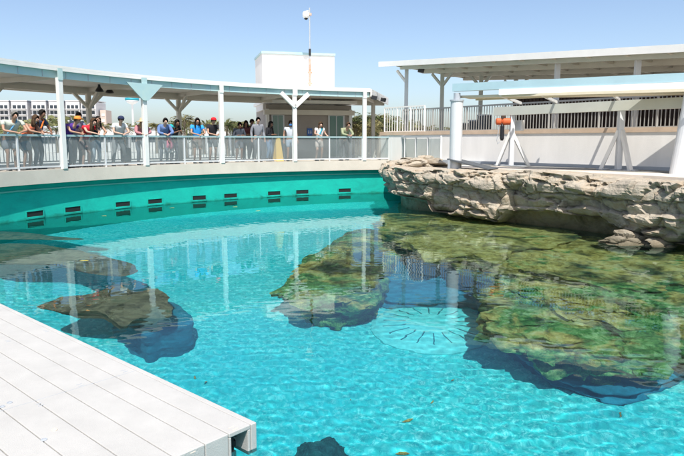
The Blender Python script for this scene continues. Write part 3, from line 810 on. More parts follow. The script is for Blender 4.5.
# ------------------------------------------------------------------ steel gantry in front of the white wall
ga = thing('steel_gantry', 'pale blue steel gantry beam on two thick grey columns with a cream awning', 'gantry', (6, 17.3, Z_DECK))
c0, c1 = Vector((3.42, 18.7, 0)), Vector((8.62, 15.75, 0)); cd = (c1 - c0).normalized(); cn = Vector((-cd.y, cd.x, 0))
if cn.y < 0: cn = -cn
zb0, zb1 = 3.93, 3.93
up = Vector((0, 0, 1))
W(MB().tube([c0 + up * (Z_DECK - .1), c0 + up * 3.42], .185, 20).build('column', M['pgrey'], ga, smooth=False))
W(MB().lathe([(.21, 0), (.21, .04)], (c0.x, c0.y, 3.42), 20).build('cap_plate', M['grey'], ga))
W(MB().tube([c0 + up * 3.46, c0 + up * 3.66], .1, 12).build('stub', M['grey'], ga))
W(MB().tube([c1 + up * (Z_DECK - .1) - cd * .07, c1 + up * 3.62 + cd * .16], .2, 20).build('column', M['pgrey'], ga))
bs, be = c0 - cd * .12, c1 + cd * 1.6
W(MB().bar(bs + up * 3.82, be + up * 3.82, .2, .22).build('beam', M['beam'], ga))
W(MB().bar(bs + cd * 1.4 + up * 3.63, be + up * 3.62, .26, .16).build('lower_flange', M['white'], ga))
# second (rear) beam with A frames
r0, r1 = wp(wt(493, -.75), -.75), wp(17, -.75)
W(MB().bar(r0 + up * 3.24, r1 + up * 3.24, .22, .28).build('rear_beam', M['beam2'], ga))
W(MB().bar(c0 + cd * .1 + up * 3.56 + cn * .5, be + up * 3.44 + cn * .6, .8, .05).build('awning', M['cream'], ga))
W(MB().bar(c0 + cd * .3 + up * 3.52 + cn * .9, wp(15, -1.0, 3.5), .1, .07).build('awning_bar', M['cream'], ga))
W(MB().bar(c0 + up * 3.56 + cn * .2, wp(14.5, -1.6, 3.46), .07, .07).build('awning_bar', M['cream'], ga))
for t_ in (1.3, 2.4, 4.2): W(MB().bar(c0 + cd * t_ + up * 3.55, c0 + cd * t_ + cn * 2.4 + up * 3.45, .06, .08).build('cross_bar', M['white'], ga))
for i, t_ in enumerate((wt(510, -.75), wt(617, -.75))):
    top = wp(t_, -.75, 3.1)
    b = MB(); b.bar(top, wp(t_, -.75, Z_DECK), .16, .14, up=(1, 0, 0)); W(b.build('leg', M['pgrey'], ga))
    for s_ in (-1, 1):
        if i == 0 and s_ == 1: W(MB().bar(wp(t_, -.75, 2.55), wp(t_ + .3, -.2, Z_DECK), .1, .1).build('leg', M['white'], ga)); continue
        W(MB().bar(wp(t_ + s_ * .05, -.75, 2.55), wp(t_ + s_ * .45, -.75 - .15, Z_DECK), .11, .1).build('leg', M['white'], ga))
    for s_ in (-1, 0, 1): W(MB().box(wp(t_ + s_ * .42, -.8, Z_DECK + .02), (.3, .26, .03), math.atan2(WD.y, WD.x)).build('foot_plate', M['grey'], ga))
# chain hoist
hp = wp(wt(501, -.98), -.98, 3.08)
hh = thing('chain_hoist', 'orange chain hoist with black chain bag hanging from the rear beam', 'hoist', (hp.x, hp.y, hp.z)); hh.scale = (.82, .82, .95)
MB().box((0, 0, -.06), (.18, .12, .14)).build('trolley', M['brown'], hh, bevel=.02)
MB().tube([(-.3, 0, -.2), (-.27, 0, -.2), (-.1, 0, -.2), (-.09, 0, -.2)], [.08, .115, .115, .07], 14).build('motor', M['orange'], hh)
MB().tube([(-.07, 0, -.2), (.0, 0, -.2), (.27, 0, -.2), (.3, 0, -.2)], [.07, .125, .115, .08], 14).build('gearbox', M['orange'], hh)
MB().lathe([(.05, 0), (.085, -.08), (.09, -.5), (.05, -.58)], (-.03, 0, -.28), 12).build('chain_bag', M['black'], hh)
MB().tube([(-.17, 0, -.3), (-.19, .0, -.6), (-.24, 0, -.85), (-.2, 0, -.98), (-.13, 0, -.9)], .014, 6).build('chain', M['grey'], hh)
# electrical box on rear beam leg, ramp behind the rock
q = wp(wt(517, -.5), -.5, 2.76)
t = thing('electrical_box', 'small white electrical box beside the orange hoist', 'electrical box', q, math.atan2(WD.y, WD.x))
MB().box((0, 0, 0), (.28, .14, .34)).build('case', M['white'], t, bevel=.01); MB().box((0, -.075, 0), (.2, .012, .26)).build('door', M['pgrey'], t)
p = Vector((3.75, 18.1, Z_DECK))
t = thing('access_ramp', 'dark grey sloping ramp plate on the rock ledge beside the steel column', 'ramp', p, R(-35))
MB().add([(-.75, 0, .27), (.55, 0, .0), (.55, .7, 0), (-.75, .7, .27), (-.75, 0, .31), (.6, 0, .03), (.6, .7, .03), (-.75, .7, .31)], [(0, 3, 2, 1), (4, 5, 6, 7), (0, 1, 5, 4), (1, 2, 6, 5), (2, 3, 7, 6), (3, 0, 4, 7)]).build('plate', M['dgrey'], t)
for s_ in (0, .7): MB().box((-.68, s_, .13), (.06, .05, .27)).build('leg', M['grey'], t)

# ------------------------------------------------------------------ floating dock, lower left
def dock():
    zt = .2
    A, B = onz(0, 303, zt), onz(256.5, 422, zt)
    u = (B - A); u.z = 0; u.normalize()
    Cc = onz(208, 450, zt)
    v = (Cc - B); v.z = 0; v.normalize()
    v = Vector((u.y, -u.x, 0)) if Vector((u.y, -u.x, 0)).dot(v) > 0 else Vector((-u.y, u.x, 0))
    t = thing('floating_dock', 'white plastic floating dock with long planks at lower left', 'dock', (B.x, B.y, 0))
    sa = [0, .055]; 
    wds = [.2, .2, .24, .24, .24, .24, .24, .24, .24, .24]
    for w_ in wds: sa.append(sa[-1] + w_)
    L = 7.5
    up = Vector((0, 0, 1))
    for i in range(len(sa) - 1):
        s0, s1 = sa[i] + .003, sa[i + 1] - .003
        if i == 0: s0 = 0
        p0 = v * s0; p1 = v * s1
        pts = [p0, p0 - u * L, p1 - u * L, p1]
        low = -.06
        zl_ = zt - .003 * (i == 0)
        b = MB().add([p + up * low for p in pts] + [p + up * zl_ for p in pts], [(3, 2, 1, 0), (4, 5, 6, 7), (0, 1, 5, 4), (1, 2, 6, 5), (2, 3, 7, 6), (3, 0, 4, 7)])
        if i == 1:      # the end of this plank is broken open
            lo = [p for p in pts]
            cut = u * -.1
            b = MB()
            for z0_, z1_, q0, q1, e0_ in ((zt - .035, zl_, s0, s1, 0), (low, zt - .035, s0, s0 + .025, 0), (low, zt - .035, s1 - .02, s1, 0), (low, zt - .035, s0 + .025, s1 - .02, .16)):
                a_, c_ = v * q0 - u * e0_, v * q1 - u * e0_
                pp_ = [a_, v * q0 - u * L, v * q1 - u * L, c_]
                b.add([p + up * z0_ for p in pp_] + [p + up * z1_ for p in pp_], [(3, 2, 1, 0), (4, 5, 6, 7), (0, 1, 5, 4), (1, 2, 6, 5), (2, 3, 7, 6), (3, 0, 4, 7)])
        b.build('plank', M['dock'], t, bevel=.006)
    # jagged dark break piece in the opening and molded end lug
    s0, s1 = sa[1], sa[2]
    b = MB(); 
    for zz, aa, bb in ((.13, .06, .11), (.1, .07, .15), (.06, .055, .13), (.02, .06, .16)):
        b.box(v * (s0 + (aa + bb) / 2) - u * .1 + up * zz, (.04, .04, .04), .4)
    b.build('broken_lug', M['hole'], t)
    MB().add([v * (s0 + .05) - u * .15, v * (s1 - .03) - u * .15, v * (s1 - .03) - u * .15 + up * .15, v * (s0 + .05) - u * .15 + up * .15], [(0, 1, 2, 3)]).build('hollow', M['hole'], t)
    # underside floats (dark)
    MB().add([v * .1 - u * .12 + up * z for z in (-.3, -.06)] + [v * 2.3 - u * .12 + up * z for z in (-.06, -.3)] + [v * .1 - u * (L - .1) + up * z for z in (-.3, -.06)] + [v * 2.3 - u * (L - .1) + up * z for z in (-.06, -.3)],
             [(0, 1, 2, 3), (4, 7, 6, 5), (0, 4, 5, 1), (1, 5, 6, 2), (2, 6, 7, 3), (3, 7, 4, 0)]).build('float', M['dock'], t)
    # grommets, slots and molded marks on top
    o0 = Vector((B.x, B.y, 0))
    for px, py in ((9.5, 403), (54.5, 430), (44, 440), (2, 407)):
        q = onz(px, py, zt) - o0
        g = MB().lathe([(.022, .0), (.022, .006), (.014, .007), (.014, .003)], (q.x, q.y, zt - .001), 16).build('bolt', M['concrete'] if px == 54.5 else M['grey'], t)
    for px, py in ((47, 331), (125, 371), (8.5, 341), (41, 404.5), (234, 428), (192, 451), (81, 385)):
        q = onz(px, py, zt) - o0
        b = MB()
        for s_ in (-.022, .022): b.bar(q + u * s_ + v * .03 + up * .0008, q + u * s_ - v * .015 + up * .0008, .008, .003)
        b.build('molded_slot', M['grey'] if py < 420 else M['concrete'], t)
    # transverse joint
    q0 = onz(244, 424, zt) - o0
    d0 = (onz(68, 391, zt) - o0).dot(-u)
    b = MB().bar(v * sa[1] - u * d0 + up * (zt + .0004), v * sa[-1] - u * d0 + up * (zt + .0004), .004, .002)
    b.build('joint', M['grey'], t)
dock()

# ------------------------------------------------------------------ people
def skin(name, chains, m, parent, sub=1):
    """chains: list of lists of (x,y,z,rx[,ry]); chains starting with ('at', key) branch off a named vertex. one continuous skinned mesh"""
    v, e, r, keys = [], [], [], {}
    for ch in chains:
        prev = None
        for it in ch:
            if isinstance(it, str): prev = keys[it]; continue
            key = None
            if isinstance(it[0], str): key, it = it[0], it[1:]
            v.append(it[:3]); r.append((it[3], it[4] if len(it) > 4 else it[3])); i = len(v) - 1
            if key: keys[key] = i
            if prev is not None: e.append((prev, i))
            prev = i
    me = bpy.data.meshes.new(name); me.from_pydata(v, e, []); me.update()
    me.materials.append(m)
    o = bpy.data.objects.new(name, me); COL.objects.link(o)
    if parent is not None: o.parent = parent
    md = o.modifiers.new('skin', 'SKIN'); md.use_smooth_shade = True
    for i, sv in enumerate(me.skin_vertices[0].data):
        sv.radius = r[i]; sv.use_root = (i == 0)
    sb = o.modifiers.new('sub', 'SUBSURF'); sb.levels = sub; sb.render_levels = sub
    return o
def cloth(c, rough=.9): return mat('cloth', c, rough, .12, 14, .2, 60)
SK_T = {'pale': (.55, .34, .25), 'tan': (.42, .24, .16), 'brown': (.22, .11, .065)}
SKM = {k: mat('skin_' + k, c, .55, .05, 10) for k, c in SK_T.items()}
HR = {'black': mat('hair_black', (.012, .01, .009), .8, spec=.2), 'brown': mat('hair_brown', (.07, .04, .022), .8, spec=.2), 'blond': mat('hair_blond', (.36, .24, .12), .8, spec=.2), 'grey': mat('hair_grey', (.2, .19, .175), .8, .4, 20, spec=.2)}
def person(px, r, h, label, skin_='tan', hair='black', hairlen=0, top=(.3, .3, .3), bottom=(.1, .1, .12), shorts=False, lean=.5, arms='rail', cap=None, sleeve='short', turn=0.0, mask=None, wide=1.0, jacket=None, stride=.0, hat=None, strap=None):
    a = ang(px, r); p = pol(r, a)
    rz = R(a) + math.pi / 2 + turn + .3 * math.sin(px * 1.7)       # local +y looks at the pool
    t = thing('person', label, 'person', (p.x, p.y, Z_DECK), rz)
    k = h / 1.7; w_ = wide * (1.1 if h > 1.2 else .62)
    ly = lean * .36; drop = lean * .1
    hip = Vector((0, -lean * .16, .9 * k)); che = Vector((0, ly * .55 - .02, (1.27 - drop * .5) * k)); nk = Vector((0, ly * .9, (1.43 - drop) * k))
    hd = nk + Vector((0, .05 + .07 * lean, .125 * k))
    sh = .17 * k * w_
    mid = (hip + che) / 2
    B = SKM[skin_]
    chains = [[('hip', *hip, .13 * w_, .1), ('mid', *mid, .115 * w_, .09), ('che', *che, .128 * w_, .085), (*(nk - Vector((0, .01, .05))), .055, .05), ('nk', *nk, .052, .052), (*(nk + (hd - nk) * .45), .062, .07), ('hd', *hd, .078, .09), (*(hd + Vector((0, .005, .07))), .055, .065)],
              ['hd', (hd.x, hd.y + .085, hd.z - .018, .018), (hd.x, hd.y + .11, hd.z - .028, .011)]]
    arms_pts = {}
    for s_ in (-1, 1):
        shp = Vector((s_ * sh, che.y + .02, che.z + .1))
        if arms == 'rail' or (arms == 'brow' and s_ == -1):
            el = Vector((s_ * (sh + .06), che.y + .2, 1.12)); ha = Vector((s_ * .07, max(che.y + .36, .4), 1.07))
            if lean < .25: el = Vector((s_ * (sh + .07), che.y + .06, 1.16 * k)); ha = Vector((s_ * .17, .36, 1.07))
        elif arms == 'brow':
            el = Vector((s_ * (sh + .2), che.y + .1, 1.33 * k)); ha = Vector((s_ * .12, hd.y + .12, hd.z + .03))
        elif arms == 'fold':
            el = Vector((s_ * (sh + .07), che.y + .03, 1.08 * k)); ha = Vector((-s_ * .08, che.y + .2, 1.12 * k))
        elif arms == 'hold':
            el = Vector((s_ * (sh + .06), che.y + .1, 1.1 * k)); ha = Vector((s_ * .06, che.y + .3, 1.2 * k))
        else:
            el = Vector((s_ * (sh + .06), che.y - .03, 1.1 * k)); ha = Vector((s_ * (sh + .07), che.y + .07, .86 * k))
        arms_pts[s_] = (shp, el, ha)
        d = (ha - el).normalized()
        wr = ha - d * .03
        palm = ha + d * .045
        chains.append(['che', (*shp, .055), (*((shp + el) / 2), .044), (*el, .037), (*((el + wr) / 2), .034), (*wr, .024), ('palm%d' % s_, *palm, .03, .018)])
        side = d.cross(Vector((0, 0, 1))).normalized()
        for q, (off, ln) in enumerate(((-.027, .05), (-.009, .062), (.009, .06), (.026, .045))):
            f0 = palm + side * off + d * .02
            f1 = f0 + d * ln * .6 + Vector((0, 0, -.008)); f2 = f1 + d * ln * .4 + Vector((0, 0, -.025))
            chains.append(['palm%d' % s_, (*f0, .0085), (*f1, .008), (*f2, .007)])
        th0 = palm - d * .03 - side * s_ * -.03
        chains.append(['palm%d' % s_, (*(palm - d * .02 + side * (.03 * s_)), .0095), (*(palm + d * .02 + side * (.05 * s_) + Vector((0, 0, -.01))), .0085)])
    legs = {}
    for s_ in (-1, 1):
        st = stride * s_
        hp_ = hip + Vector((s_ * .09 * w_, 0, -.06))
        kn = Vector((s_ * (.1 + abs(stride) * .2), hip.y * .3 + .05 + st * .25, .48 * k)); an = Vector((s_ * (.11 + abs(stride) * .35), -.06 + st * .5, .08))
        legs[s_] = (hp_, kn, an)
        chains.append(['hip', (*hp_, .085 * w_), (*((hp_ + kn) / 2), .07 * w_), (*kn, .052), (*((kn * .6 + an * .4)), .052), (*an, .033), (an.x, an.y + .05, .035, .035, .03), (an.x, an.y + .16, .03, .035, .025)])
    body = skin('body', chains, B, t)
    tm = cloth(top)
    g = .016
    ch = [[('hip', *(hip + Vector((0, 0, -.03))), .152 * w_, .124), ('mid', *mid, .135 * w_, .112), ('che', *che, .168 * w_, .125), (*(nk - Vector((0, .0, .045))), .088, .078)]]
    if sleeve != 'none':
        for s_ in (-1, 1):
            shp, el, ha = arms_pts[s_]
            c_ = ['che', (*shp, .078), (*((shp + el) / 2), .068)]
            if sleeve == 'long': c_ += [(*el, .058), (*((el * .5 + ha * .5)), .052), (*(el * .15 + ha * .85), .038)]
            ch.append(c_)
    skin('jacket' if jacket else 'shirt', ch, tm, t)
    bm = cloth(bottom)
    ch = [[('waist', *(hip + Vector((0, .01, .1))), .125 * w_, .1), ('hip', *hip, .142 * w_, .116)]]
    for s_ in (-1, 1):
        hp_, kn, an = legs[s_]
        c_ = ['hip', (*hp_, .1 * w_), (*((hp_ + kn) / 2), .088 * w_)]
        if shorts: c_ += [(*(kn * .85 + hp_ * .15), .085)]
        else: c_ += [(*kn, .07), (*((kn + an) / 2), .064), (*(an + Vector((0, 0, .02))), .052)]
        ch.append(c_)
    skin('shorts' if shorts else 'trousers', ch, bm, t)
    sh_m = M['dgrey'] if h > 1.2 else M['white']
    for s_ in (-1, 1):
        an = legs[s_][2]
        MB().lathe([(.045, .0), (.05, .04), (.04, .09)], (an.x, an.y, .0), 10).add([(an.x - .045, an.y - .02, .0), (an.x + .045, an.y - .02, .0), (an.x + .04, an.y + .2, .0), (an.x - .04, an.y + .2, .0), (an.x - .04, an.y, .08), (an.x + .04, an.y, .08), (an.x + .035, an.y + .19, .04), (an.x - .035, an.y + .19, .04)], [(3, 2, 1, 0), (4, 5, 6, 7), (0, 1, 5, 4), (1, 2, 6, 5), (2, 3, 7, 6), (3, 0, 4, 7)]).build('shoe', sh_m, t)
    # hair: a cap of hair round the skull, longer hair falls behind
    v, f = [], []
    nu, nv = 18, 10
    for j in range(nv + 1):
        ph = math.pi * .62 * j / nv
        for i in range(nu):
            th = 2 * math.pi * i / nu
            fr_ = max(0, math.sin(th))                     # front
            php = ph * (1 - .55 * fr_)
            n_ = 1 + .07 * noise.noise(Vector((math.cos(th) * 3, math.sin(th) * 3, ph * 3 + px)))
            rr = .102 * n_
            v.append((hd.x + rr * .92 * math.sin(php) * math.cos(th), hd.y + rr * 1.1 * math.sin(php) * math.sin(th) - .004, hd.z + .022 + rr * 1.18 * math.cos(php)))
    for j in range(nv):
        for i in range(nu): f.append((j * nu + i, (j + 1) * nu + i, (j + 1) * nu + (i + 1) % nu, j * nu + (i + 1) % nu))
    hm_ = MB().add(v, f)
    hm_.build('hair', HR[hair], t, smooth=True)
    if hairlen:
        cs = [[(hd.x, hd.y - .05, hd.z + .04, .09, .06), (hd.x, hd.y - .08, hd.z - .08, .1, .05), (hd.x, hd.y - .1, hd.z - .1 - hairlen * .5, .1, .045), (hd.x, hd.y - .11, hd.z - .1 - hairlen, .06, .03)]]
        for s_ in (-1, 1): cs.append([(hd.x + s_ * .075, hd.y - .01, hd.z + .02, .035), (hd.x + s_ * .09, hd.y + .0, hd.z - .09, .035), (hd.x + s_ * .09, hd.y + .01, hd.z - .12 - hairlen * .6, .025)])
        skin('long_hair', cs[:1], HR[hair], t)
        for c_ in cs[1:]: skin('hair_lock', [c_], HR[hair], t)
    for s_ in (-1, 1):
        MB().lathe([(.001, .012), (.011, .004), (.011, -.004), (.001, -.012)], (hd.x + s_ * .032, hd.y + .088, hd.z + .008), 8).build('eye', M['black'], t)
    MB().box((hd.x, hd.y + .091, hd.z - .06), (.045, .012, .012)).build('mouth', mat('lips', (.3, .1, .08), .6), t)
    if cap:
        cm_ = cloth(cap)
        c_ = MB().lathe([(.106, 0), (.106, .03), (.09, .075), (.05, .1), (.01, .108)], (hd.x, hd.y, hd.z + .035), 18).build('cap', cm_, t, smooth=True)
        MB().prism([(hd.x - .075, hd.y + .07), (hd.x + .075, hd.y + .07), (hd.x + .06, hd.y + .17), (hd.x, hd.y + .19), (hd.x - .06, hd.y + .17)], hd.z + .033, hd.z + .045).build('brim', cm_, c_)
    if hat:
        cm_ = cloth(hat)
        MB().lathe([(.22, -.02), (.2, .0), (.11, .02), (.105, .07), (.08, .11), (.01, .12)], (hd.x, hd.y, hd.z + .04), 20).build('sun_hat', cm_, t, smooth=True)
    if mask:
        MB().lathe([(.055, -.04), (.066, -.01), (.066, .03), (.05, .05)], (hd.x, hd.y + .045, hd.z - .055), 12).build('face_mask', cloth(mask), t, smooth=True)
    if strap:
        MB().tube([(-sh * .5, che.y - .02, che.z + .2), (-sh * .3, che.y + .13, che.z + .1), (sh * .3, che.y + .14, che.z - .1), (sh * .7, che.y + .1, hip.z + .1)], .022, 6).build('strap', cloth(strap), t)
    return t
RB = 16.62
person(14, RB, 1.76, 'heavy man in pale patterned shirt and grey hair leaning on the rail at far left', 'tan', 'grey', 0, (.5, .53, .46), (.2, .22, .25), True, .85, wide=1.3, strap=(.1, .3, .5))
person(30, RB, 1.66, 'woman in coral tank top leaning beside the grey haired man', 'tan', 'brown', .12, (.8, .2, .1), (.25, .28, .32), True, .75, sleeve='none')
person(41, RB + .05, 1.82, 'tall dark haired person in black shirt with orange and blue stripes, third from left', 'brown', 'black', .0, (.04, .06, .12), (.08, .1, .13), False, .45, strap=(.8, .2, .03))
person(70.5, RB, 1.7, 'visitor in purple shirt and orange cap bending over the rail beside the second post', 'tan', 'black', 0, (.09, .03, .28), (.14, .14, .16), False, 1.0, cap=(.8, .28, .05))
person(79.5, RB + .25, 1.78, 'dark haired man in grey blue shirt standing behind the orange cap visitor', 'brown', 'black', 0, (.22, .27, .36), (.2, .2, .2), False, .3, stride=.4)
person(88.5, RB, 1.64, 'woman in red shirt with long brown hair leaning on the rail', 'pale', 'brown', .22, (.75, .02, .04), (.35, .2, .17), True, .9, turn=.15)
person(98, RB + .03, 1.66, 'woman in black tank top and pale jeans shading her eyes with a raised arm', 'tan', 'black', .15, (.02, .02, .025), (.42, .5, .58), False, .35, 'brow', sleeve='none')
person(121, RB, 1.74, 'man in pale grey tee and navy cap leaning on the rail, alone in his bay', 'pale', 'black', 0, (.6, .62, .62), (.2, .21, .22), False, .75, cap=(.02, .03, .08), stride=.5)
person(143, RB, 1.66, 'visitor in pink plaid shirt and straw sun hat behind the post', 'pale', 'blond', .15, (.45, .2, .22), (.14, .16, .2), False, .6, sleeve='long', hat=(.6, .45, .28))
person(165.5, RB, 1.72, 'visitor in blue denim jacket and sunglasses leaning on the rail', 'pale', 'black', 0, (.12, .2, .4), (.15, .17, .2), False, .7, sleeve='long', jacket=True, mask=None)
person(175.5, RB + .05, 1.66, 'dark haired woman in dark top holding a toddler beside the denim jacket visitor', 'brown', 'black', .2, (.03, .03, .035), (.12, .13, .15), False, .5, 'hold')
person(198.5, RB, 1.72, 'woman in bright blue shirt with long dark hair standing at the rail', 'tan', 'black', .2, (.03, .32, .8), (.25, .2, .17), True, .25, wide=1.02)
person(214, RB + .02, 1.76, 'man in black tee and red cap at the rail', 'tan', 'black', 0, (.015, .015, .02), (.1, .11, .12), True, .3, cap=(.8, .01, .02))
person(240, RB + .5, 1.6, 'short person in dark grey hooded top at the left of the shaded group', 'brown', 'black', 0, (.06, .07, .09), (.12, .12, .14), True, .2, 'fold', sleeve='long')
person(247, RB + .95, 1.68, 'visitor in maroon top with dark hair behind the dark grey hooded person', 'brown', 'black', .1, (.12, .03, .03), (.05, .05, .06), False, .05, 'fold')
person(252.5, RB + 1.4, 1.76, 'person in black at the back of the shaded group', 'brown', 'black', 0, (.02, .02, .025), (.04, .04, .05), False, .0, 'down')
person(258.5, RB + .35, 1.82, 'tall young man in grey zip jacket at the right of the shaded group', 'pale', 'black', 0, (.26, .27, .3), (.12, .12, .13), False, .15, 'down', sleeve='long', jacket=True)
person(270, RB + .5, 1.66, 'woman in black with long black hair and blue jeans beside the yellow floor sign', 'brown', 'black', .3, (.015, .015, .02), (.16, .24, .36), False, .1, 'fold', turn=.5, sleeve='long')
person(291, RB + .1, 1.7, 'man in white tee with blue print and pale shorts behind a post', 'tan', 'brown', 0, (.68, .72, .78), (.35, .42, .52), True, .15, 'down', mask=(.05, .2, .5), wide=1.12)
person(319.5, RB + .12, 1.66, 'woman in white top with turquoise scarf and curly dark hair', 'pale', 'brown', .1, (.75, .75, .74), (.6, .5, .45), True, .2, 'rail', strap=(.02, .45, .6), stride=.25)
person(344, RB, 1.72, 'man in olive jacket leaning with clasped hands near the canopy end', 'tan', 'brown', 0, (.3, .33, .2), (.05, .06, .06), False, .85, sleeve='long', jacket=True, stride=.45)
# toddler on the rail side of the dark haired woman
def toddler():
    t = person(171, RB - .02, .95, 'toddler in purple with a teal cap held at the rail', 'tan', 'black', 0, (.25, .06, .35), (.7, .2, .3), False, .1, 'down', cap=(.02, .4, .42))
    t.location.z = Z_DECK + .42
toddler()
# backpack, floor sign
a = ang(128.5, RB + .1); p = pol(RB + .15, a)
t = thing('backpack', 'black backpack hanging at the side of the navy cap man', 'backpack', (p.x, p.y, Z_DECK + .12), R(a))
MB().prism([(-.1, -.14), (.1, -.16), (.12, .16), (-.1, .14)], 0, .48).build('bag', M['black'], t, bevel=.04)
MB().tube([(.05, 0, .46), (.02, .02, .6), (-.05, .0, .46)], .015, 6).build('handle', M['dgrey'], t)
a = ang(278.5, RB + .5); p = pol(RB + .5, a)
t = thing('wet_floor_sign', 'yellow folding floor sign standing behind the glass railing', 'floor sign', (p.x, p.y, Z_DECK), R(a) + math.pi / 2)
for s_ in (-1, 1):
    MB().add([(-.17, s_ * .2, 0), (.17, s_ * .2, 0), (.1, s_ * .02, .95), (-.1, s_ * .02, .95), (-.17, s_ * .17, 0), (.17, s_ * .17, 0), (.1, s_ * -.0, .93), (-.1, s_ * -.0, .93)], [(0, 1, 2, 3), (7, 6, 5, 4), (0, 4, 5, 1), (1, 5, 6, 2), (2, 6, 7, 3), (3, 7, 4, 0)]).build('board', M['yellow'], t)

# ------------------------------------------------------------------ far background
def far(px, D): return ((px - PX) / F * D, D)
def zy(py, D): return EYE + (141 - py) * D / F
D = 330
BLK = [(-30, -18), (-14, -2), (0.5, 14.5), (17, 32.5), (37, 51), (54, 67), (70.5, 84), (85.5, 100)]
for i, (x0, x1) in enumerate(BLK):
    X0, X1 = far(x0, D)[0], far(x1, D)[0]; zt = zy(103, D); wdt = X1 - X0
    t = thing('apartment_building', ['white apartment block beyond the left edge', 'white apartment block at the left edge', 'white apartment block seen above the grey haired man', 'white apartment block seen above the coral tank top woman', 'white apartment block seen just left of the second post', 'white apartment block seen right behind the second canopy post', 'white apartment block seen above the purple shirt visitor', 'white apartment block at the right end of its row'][i], 'building', (X0, D, .5), 0, 'white apartment blocks on the horizon')
    MB().box((wdt / 2, 7, (zt - .5) / 2), (wdt, 14, zt - .5)).build('wall', M['apart'], t)
    MB().box((wdt / 2, 7, zt + .1), (wdt + .3, 14.3, .5)).build('parapet', M['apart'], t)
    for fl_ in range(6):
        z0 = zt - 1.2 - fl_ * 3.0 - 1.4 - .5
        MB().box((wdt / 2, -.9, z0 - 1.15), (wdt * .96, 1.8, .25)).build('balcony_slab', M['apart'], t)
        for c_ in range(3):
            MB().box((wdt * (.2 + .3 * c_), -.05, z0 + .1), (wdt * .22, .25, 1.7)).build('window', M['pane'], t)
X0 = far(101, D)[0]
t = thing('tan_building', 'narrow tan building at the right end of the apartment row', 'building', (X0, D + 3, .5))
MB().box((2, 4, 9), (3.0, 8, 18)).build('wall', M['apart_tan'], t)
for fl_ in range(4): MB().box((2, -.05, 15.5 - fl_ * 3), (1.6, .2, 1.4)).build('window', M['apart'], t)
D = 520
x_, y_ = far(136, D); zc = zy(101, D)
t = thing('water_tower', 'white and teal water tower on the horizon beside the canopy post', 'water tower', (x_, y_, .5))
s_ = D / F
MB().lathe([(1.3 * s_, 0), (1.0 * s_, 4), (.9 * s_, zc - 5 * s_), (1.6 * s_, zc - 4.2 * s_)], n=16).build('stem', M['tank'], t, smooth=True)
MB().lathe([(1.5 * s_, zc - 5 * s_), (4.6 * s_, zc - 3.4 * s_), (6.5 * s_, zc - 1.2 * s_)], n=24).build('tank_bottom', M['tank'], t, smooth=True)
MB().lathe([(6.52 * s_, zc - 1.4 * s_), (6.75 * s_, zc), (6.5 * s_, zc + 1.1 * s_)], n=24).build('tank_band', M['tankband'], t, smooth=True)
MB().lathe([(6.45 * s_, zc + 1.1 * s_), (5.2 * s_, zc + 3.3 * s_), (2.6 * s_, zc + 4.8 * s_), (.2, zc + 5.3 * s_)], n=24).build('tank_top', M['tank'], t, smooth=True)
# low white buildings
for px0, px1, D, y0, lb_ in ((40, 62, 95, 128, 'low white shed behind the third visitor from left'), (98, 120, 110, 127, 'low white shed behind the black tank top woman'), (128, 165, 120, 128.5, 'low white shed under the water tower'), (205, 230, 110, 129, 'low white shed behind the red cap man'), (183, 204, 130, 124, 'low white house behind the bright blue shirt woman')):
    X0, X1 = far(px0, D)[0], far(px1, D)[0]; z = zy(y0, D)
    t = thing('low_building', lb_, 'building', (X0, D, .5))
    wd = X1 - X0
    MB().box((wd / 2, 3, (z - .5) / 2), (wd, 6, z - .5)).build('wall', M['apart'], t)
    MB().box((wd / 2, 3, z - .4), (wd + .5, 6.6, .25)).build('roof', M['grey'], t)
    MB().box((wd * .5, -.03, (z - .5) * .5), (wd * .7, .1, (z - .5) * .25)).build('window', M['pane'], t)
# scrub band
def scrub():
    random.seed(5); b = MB()
    for i in range(22000):
        D = random.uniform(120, 230); px = random.uniform(-120, 420)
        x, y = far(px, D)
        top = 4.4 + 2.6 * noise.noise(Vector((x * .06, y * .05, 0))) + (D - 120) * .03
        z = .5 + max(.1, top) * random.random() ** .6
        s = random.uniform(.3, .85)
        d = Vector((random.gauss(0, 1), random.gauss(0, 1), random.gauss(0, .6))).normalized(); e = d.cross(Vector((random.gauss(0, 1), random.gauss(0, 1), random.gauss(0, 1)))).normalized()
        c = Vector((x, y, z))
        b.add([c - d * s, c + e * s * .5, c + d * s, c - e * s * .5], [(0, 1, 2, 3)])
    o = b.build('coastal_scrub', M['grass']); o['kind'] = 'stuff'; o['label'] = 'low olive scrub along the horizon'
scrub()
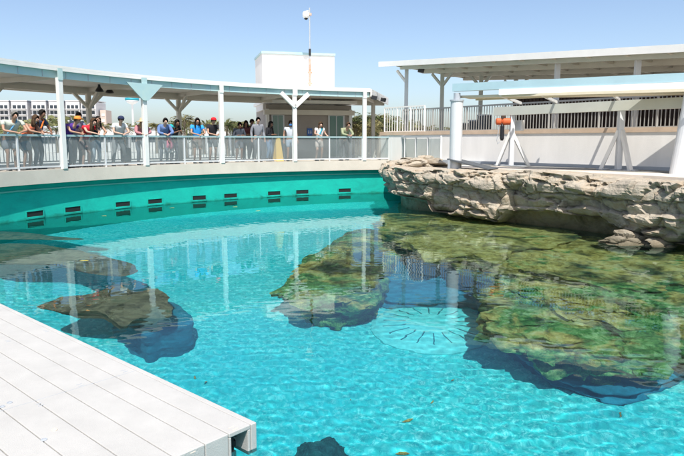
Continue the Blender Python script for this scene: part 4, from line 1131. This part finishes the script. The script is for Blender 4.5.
# palms: three meshes, copied
def palm(seed, h, dry):
    random.seed(seed)
    t = thing('palm_tree', '', 'palm tree')
    MB().tube([(0, 0, 0), (.1, 0, h * .5), (.05, 0, h * .86)], [.22, .17, .16], 8).build('trunk', M['trunk'], t)
    b = MB(); c = Vector((.05, 0, h * .88))
    for i in range(34):
        az = random.uniform(0, 2 * math.pi); el = random.uniform(-.7, 1.3); L = random.uniform(1.0, 1.6)
        d = Vector((math.cos(az), math.sin(az), 0)); pts = []
        for k in range(5):
            s = k / 4
            pts.append(c + d * L * s * math.cos(el * .8) + Vector((0, 0, L * (s * math.sin(el) - .55 * s * s))))
        side = d.cross(Vector((0, 0, 1)))
        for k in range(1, 4):
            for s2 in (-1, 1):
                for q in range(3):
                    o = pts[k] + (pts[k + 1] - pts[k]) * q / 3
                    tip = o + side * s2 * .38 + d * .22 + Vector((0, 0, random.uniform(-.25, .1)))
                    b.add([o, o + d * .09, tip], [(0, 1, 2)])
        b.tube(pts, .018, 3, cap=False)
    b.build('crown', M['palmdry'] if dry else M['palm'], t)
    return t
protos = [palm(1, 4.2, True), palm(2, 3.6, False), palm(3, 4.8, True)]
random.seed(9)
PL = []
for px, top, D in ((187, 113, 60), (181, 118, 70), (194, 119, 75), (205, 121, 80), (168, 121, 90), (158, 122, 85), (222, 121, 75), (229, 118, 70), (234, 122, 72), (238, 120, 78), (60, 124, 90), (108, 123, 95), (127, 122, 90)):
    PL.append((px, top, D, 'palm tree on the horizon behind the railing visitors', 'palms on the horizon left of the white building'))
for i in range(26):
    px = 343 + i * 1.9 + random.uniform(-1, 1); PL.append((px, random.choice((112, 115, 117, 119, 122, 125)), random.uniform(48, 78), 'olive palm tree in the dense palm grove right of the white building', 'palms in the grove right of the white building'))
for i in range(6): PL.append((395 + i * 11, 124 + (i % 3), 80, 'palm tree seen through the white fence pickets', 'palms seen through the white fence'))
used = [0, 0, 0]
for i, (px, top, D, lb_, gr) in enumerate(PL):
    k = i % 3; o = protos[k] if not used[k] else copytree(protos[k]); used[k] = 1
    x, y = far(px, D); H0 = (4.2, 3.6, 4.8)[k]; H = zy(top, D) - .5
    o.location = (x, y, .5); s = H / (H0 * .88 + .75); o.scale = (s * 1.15, s * 1.15, s); o.rotation_euler.z = random.uniform(0, 6)
    o['label'] = lb_; o['group'] = gr
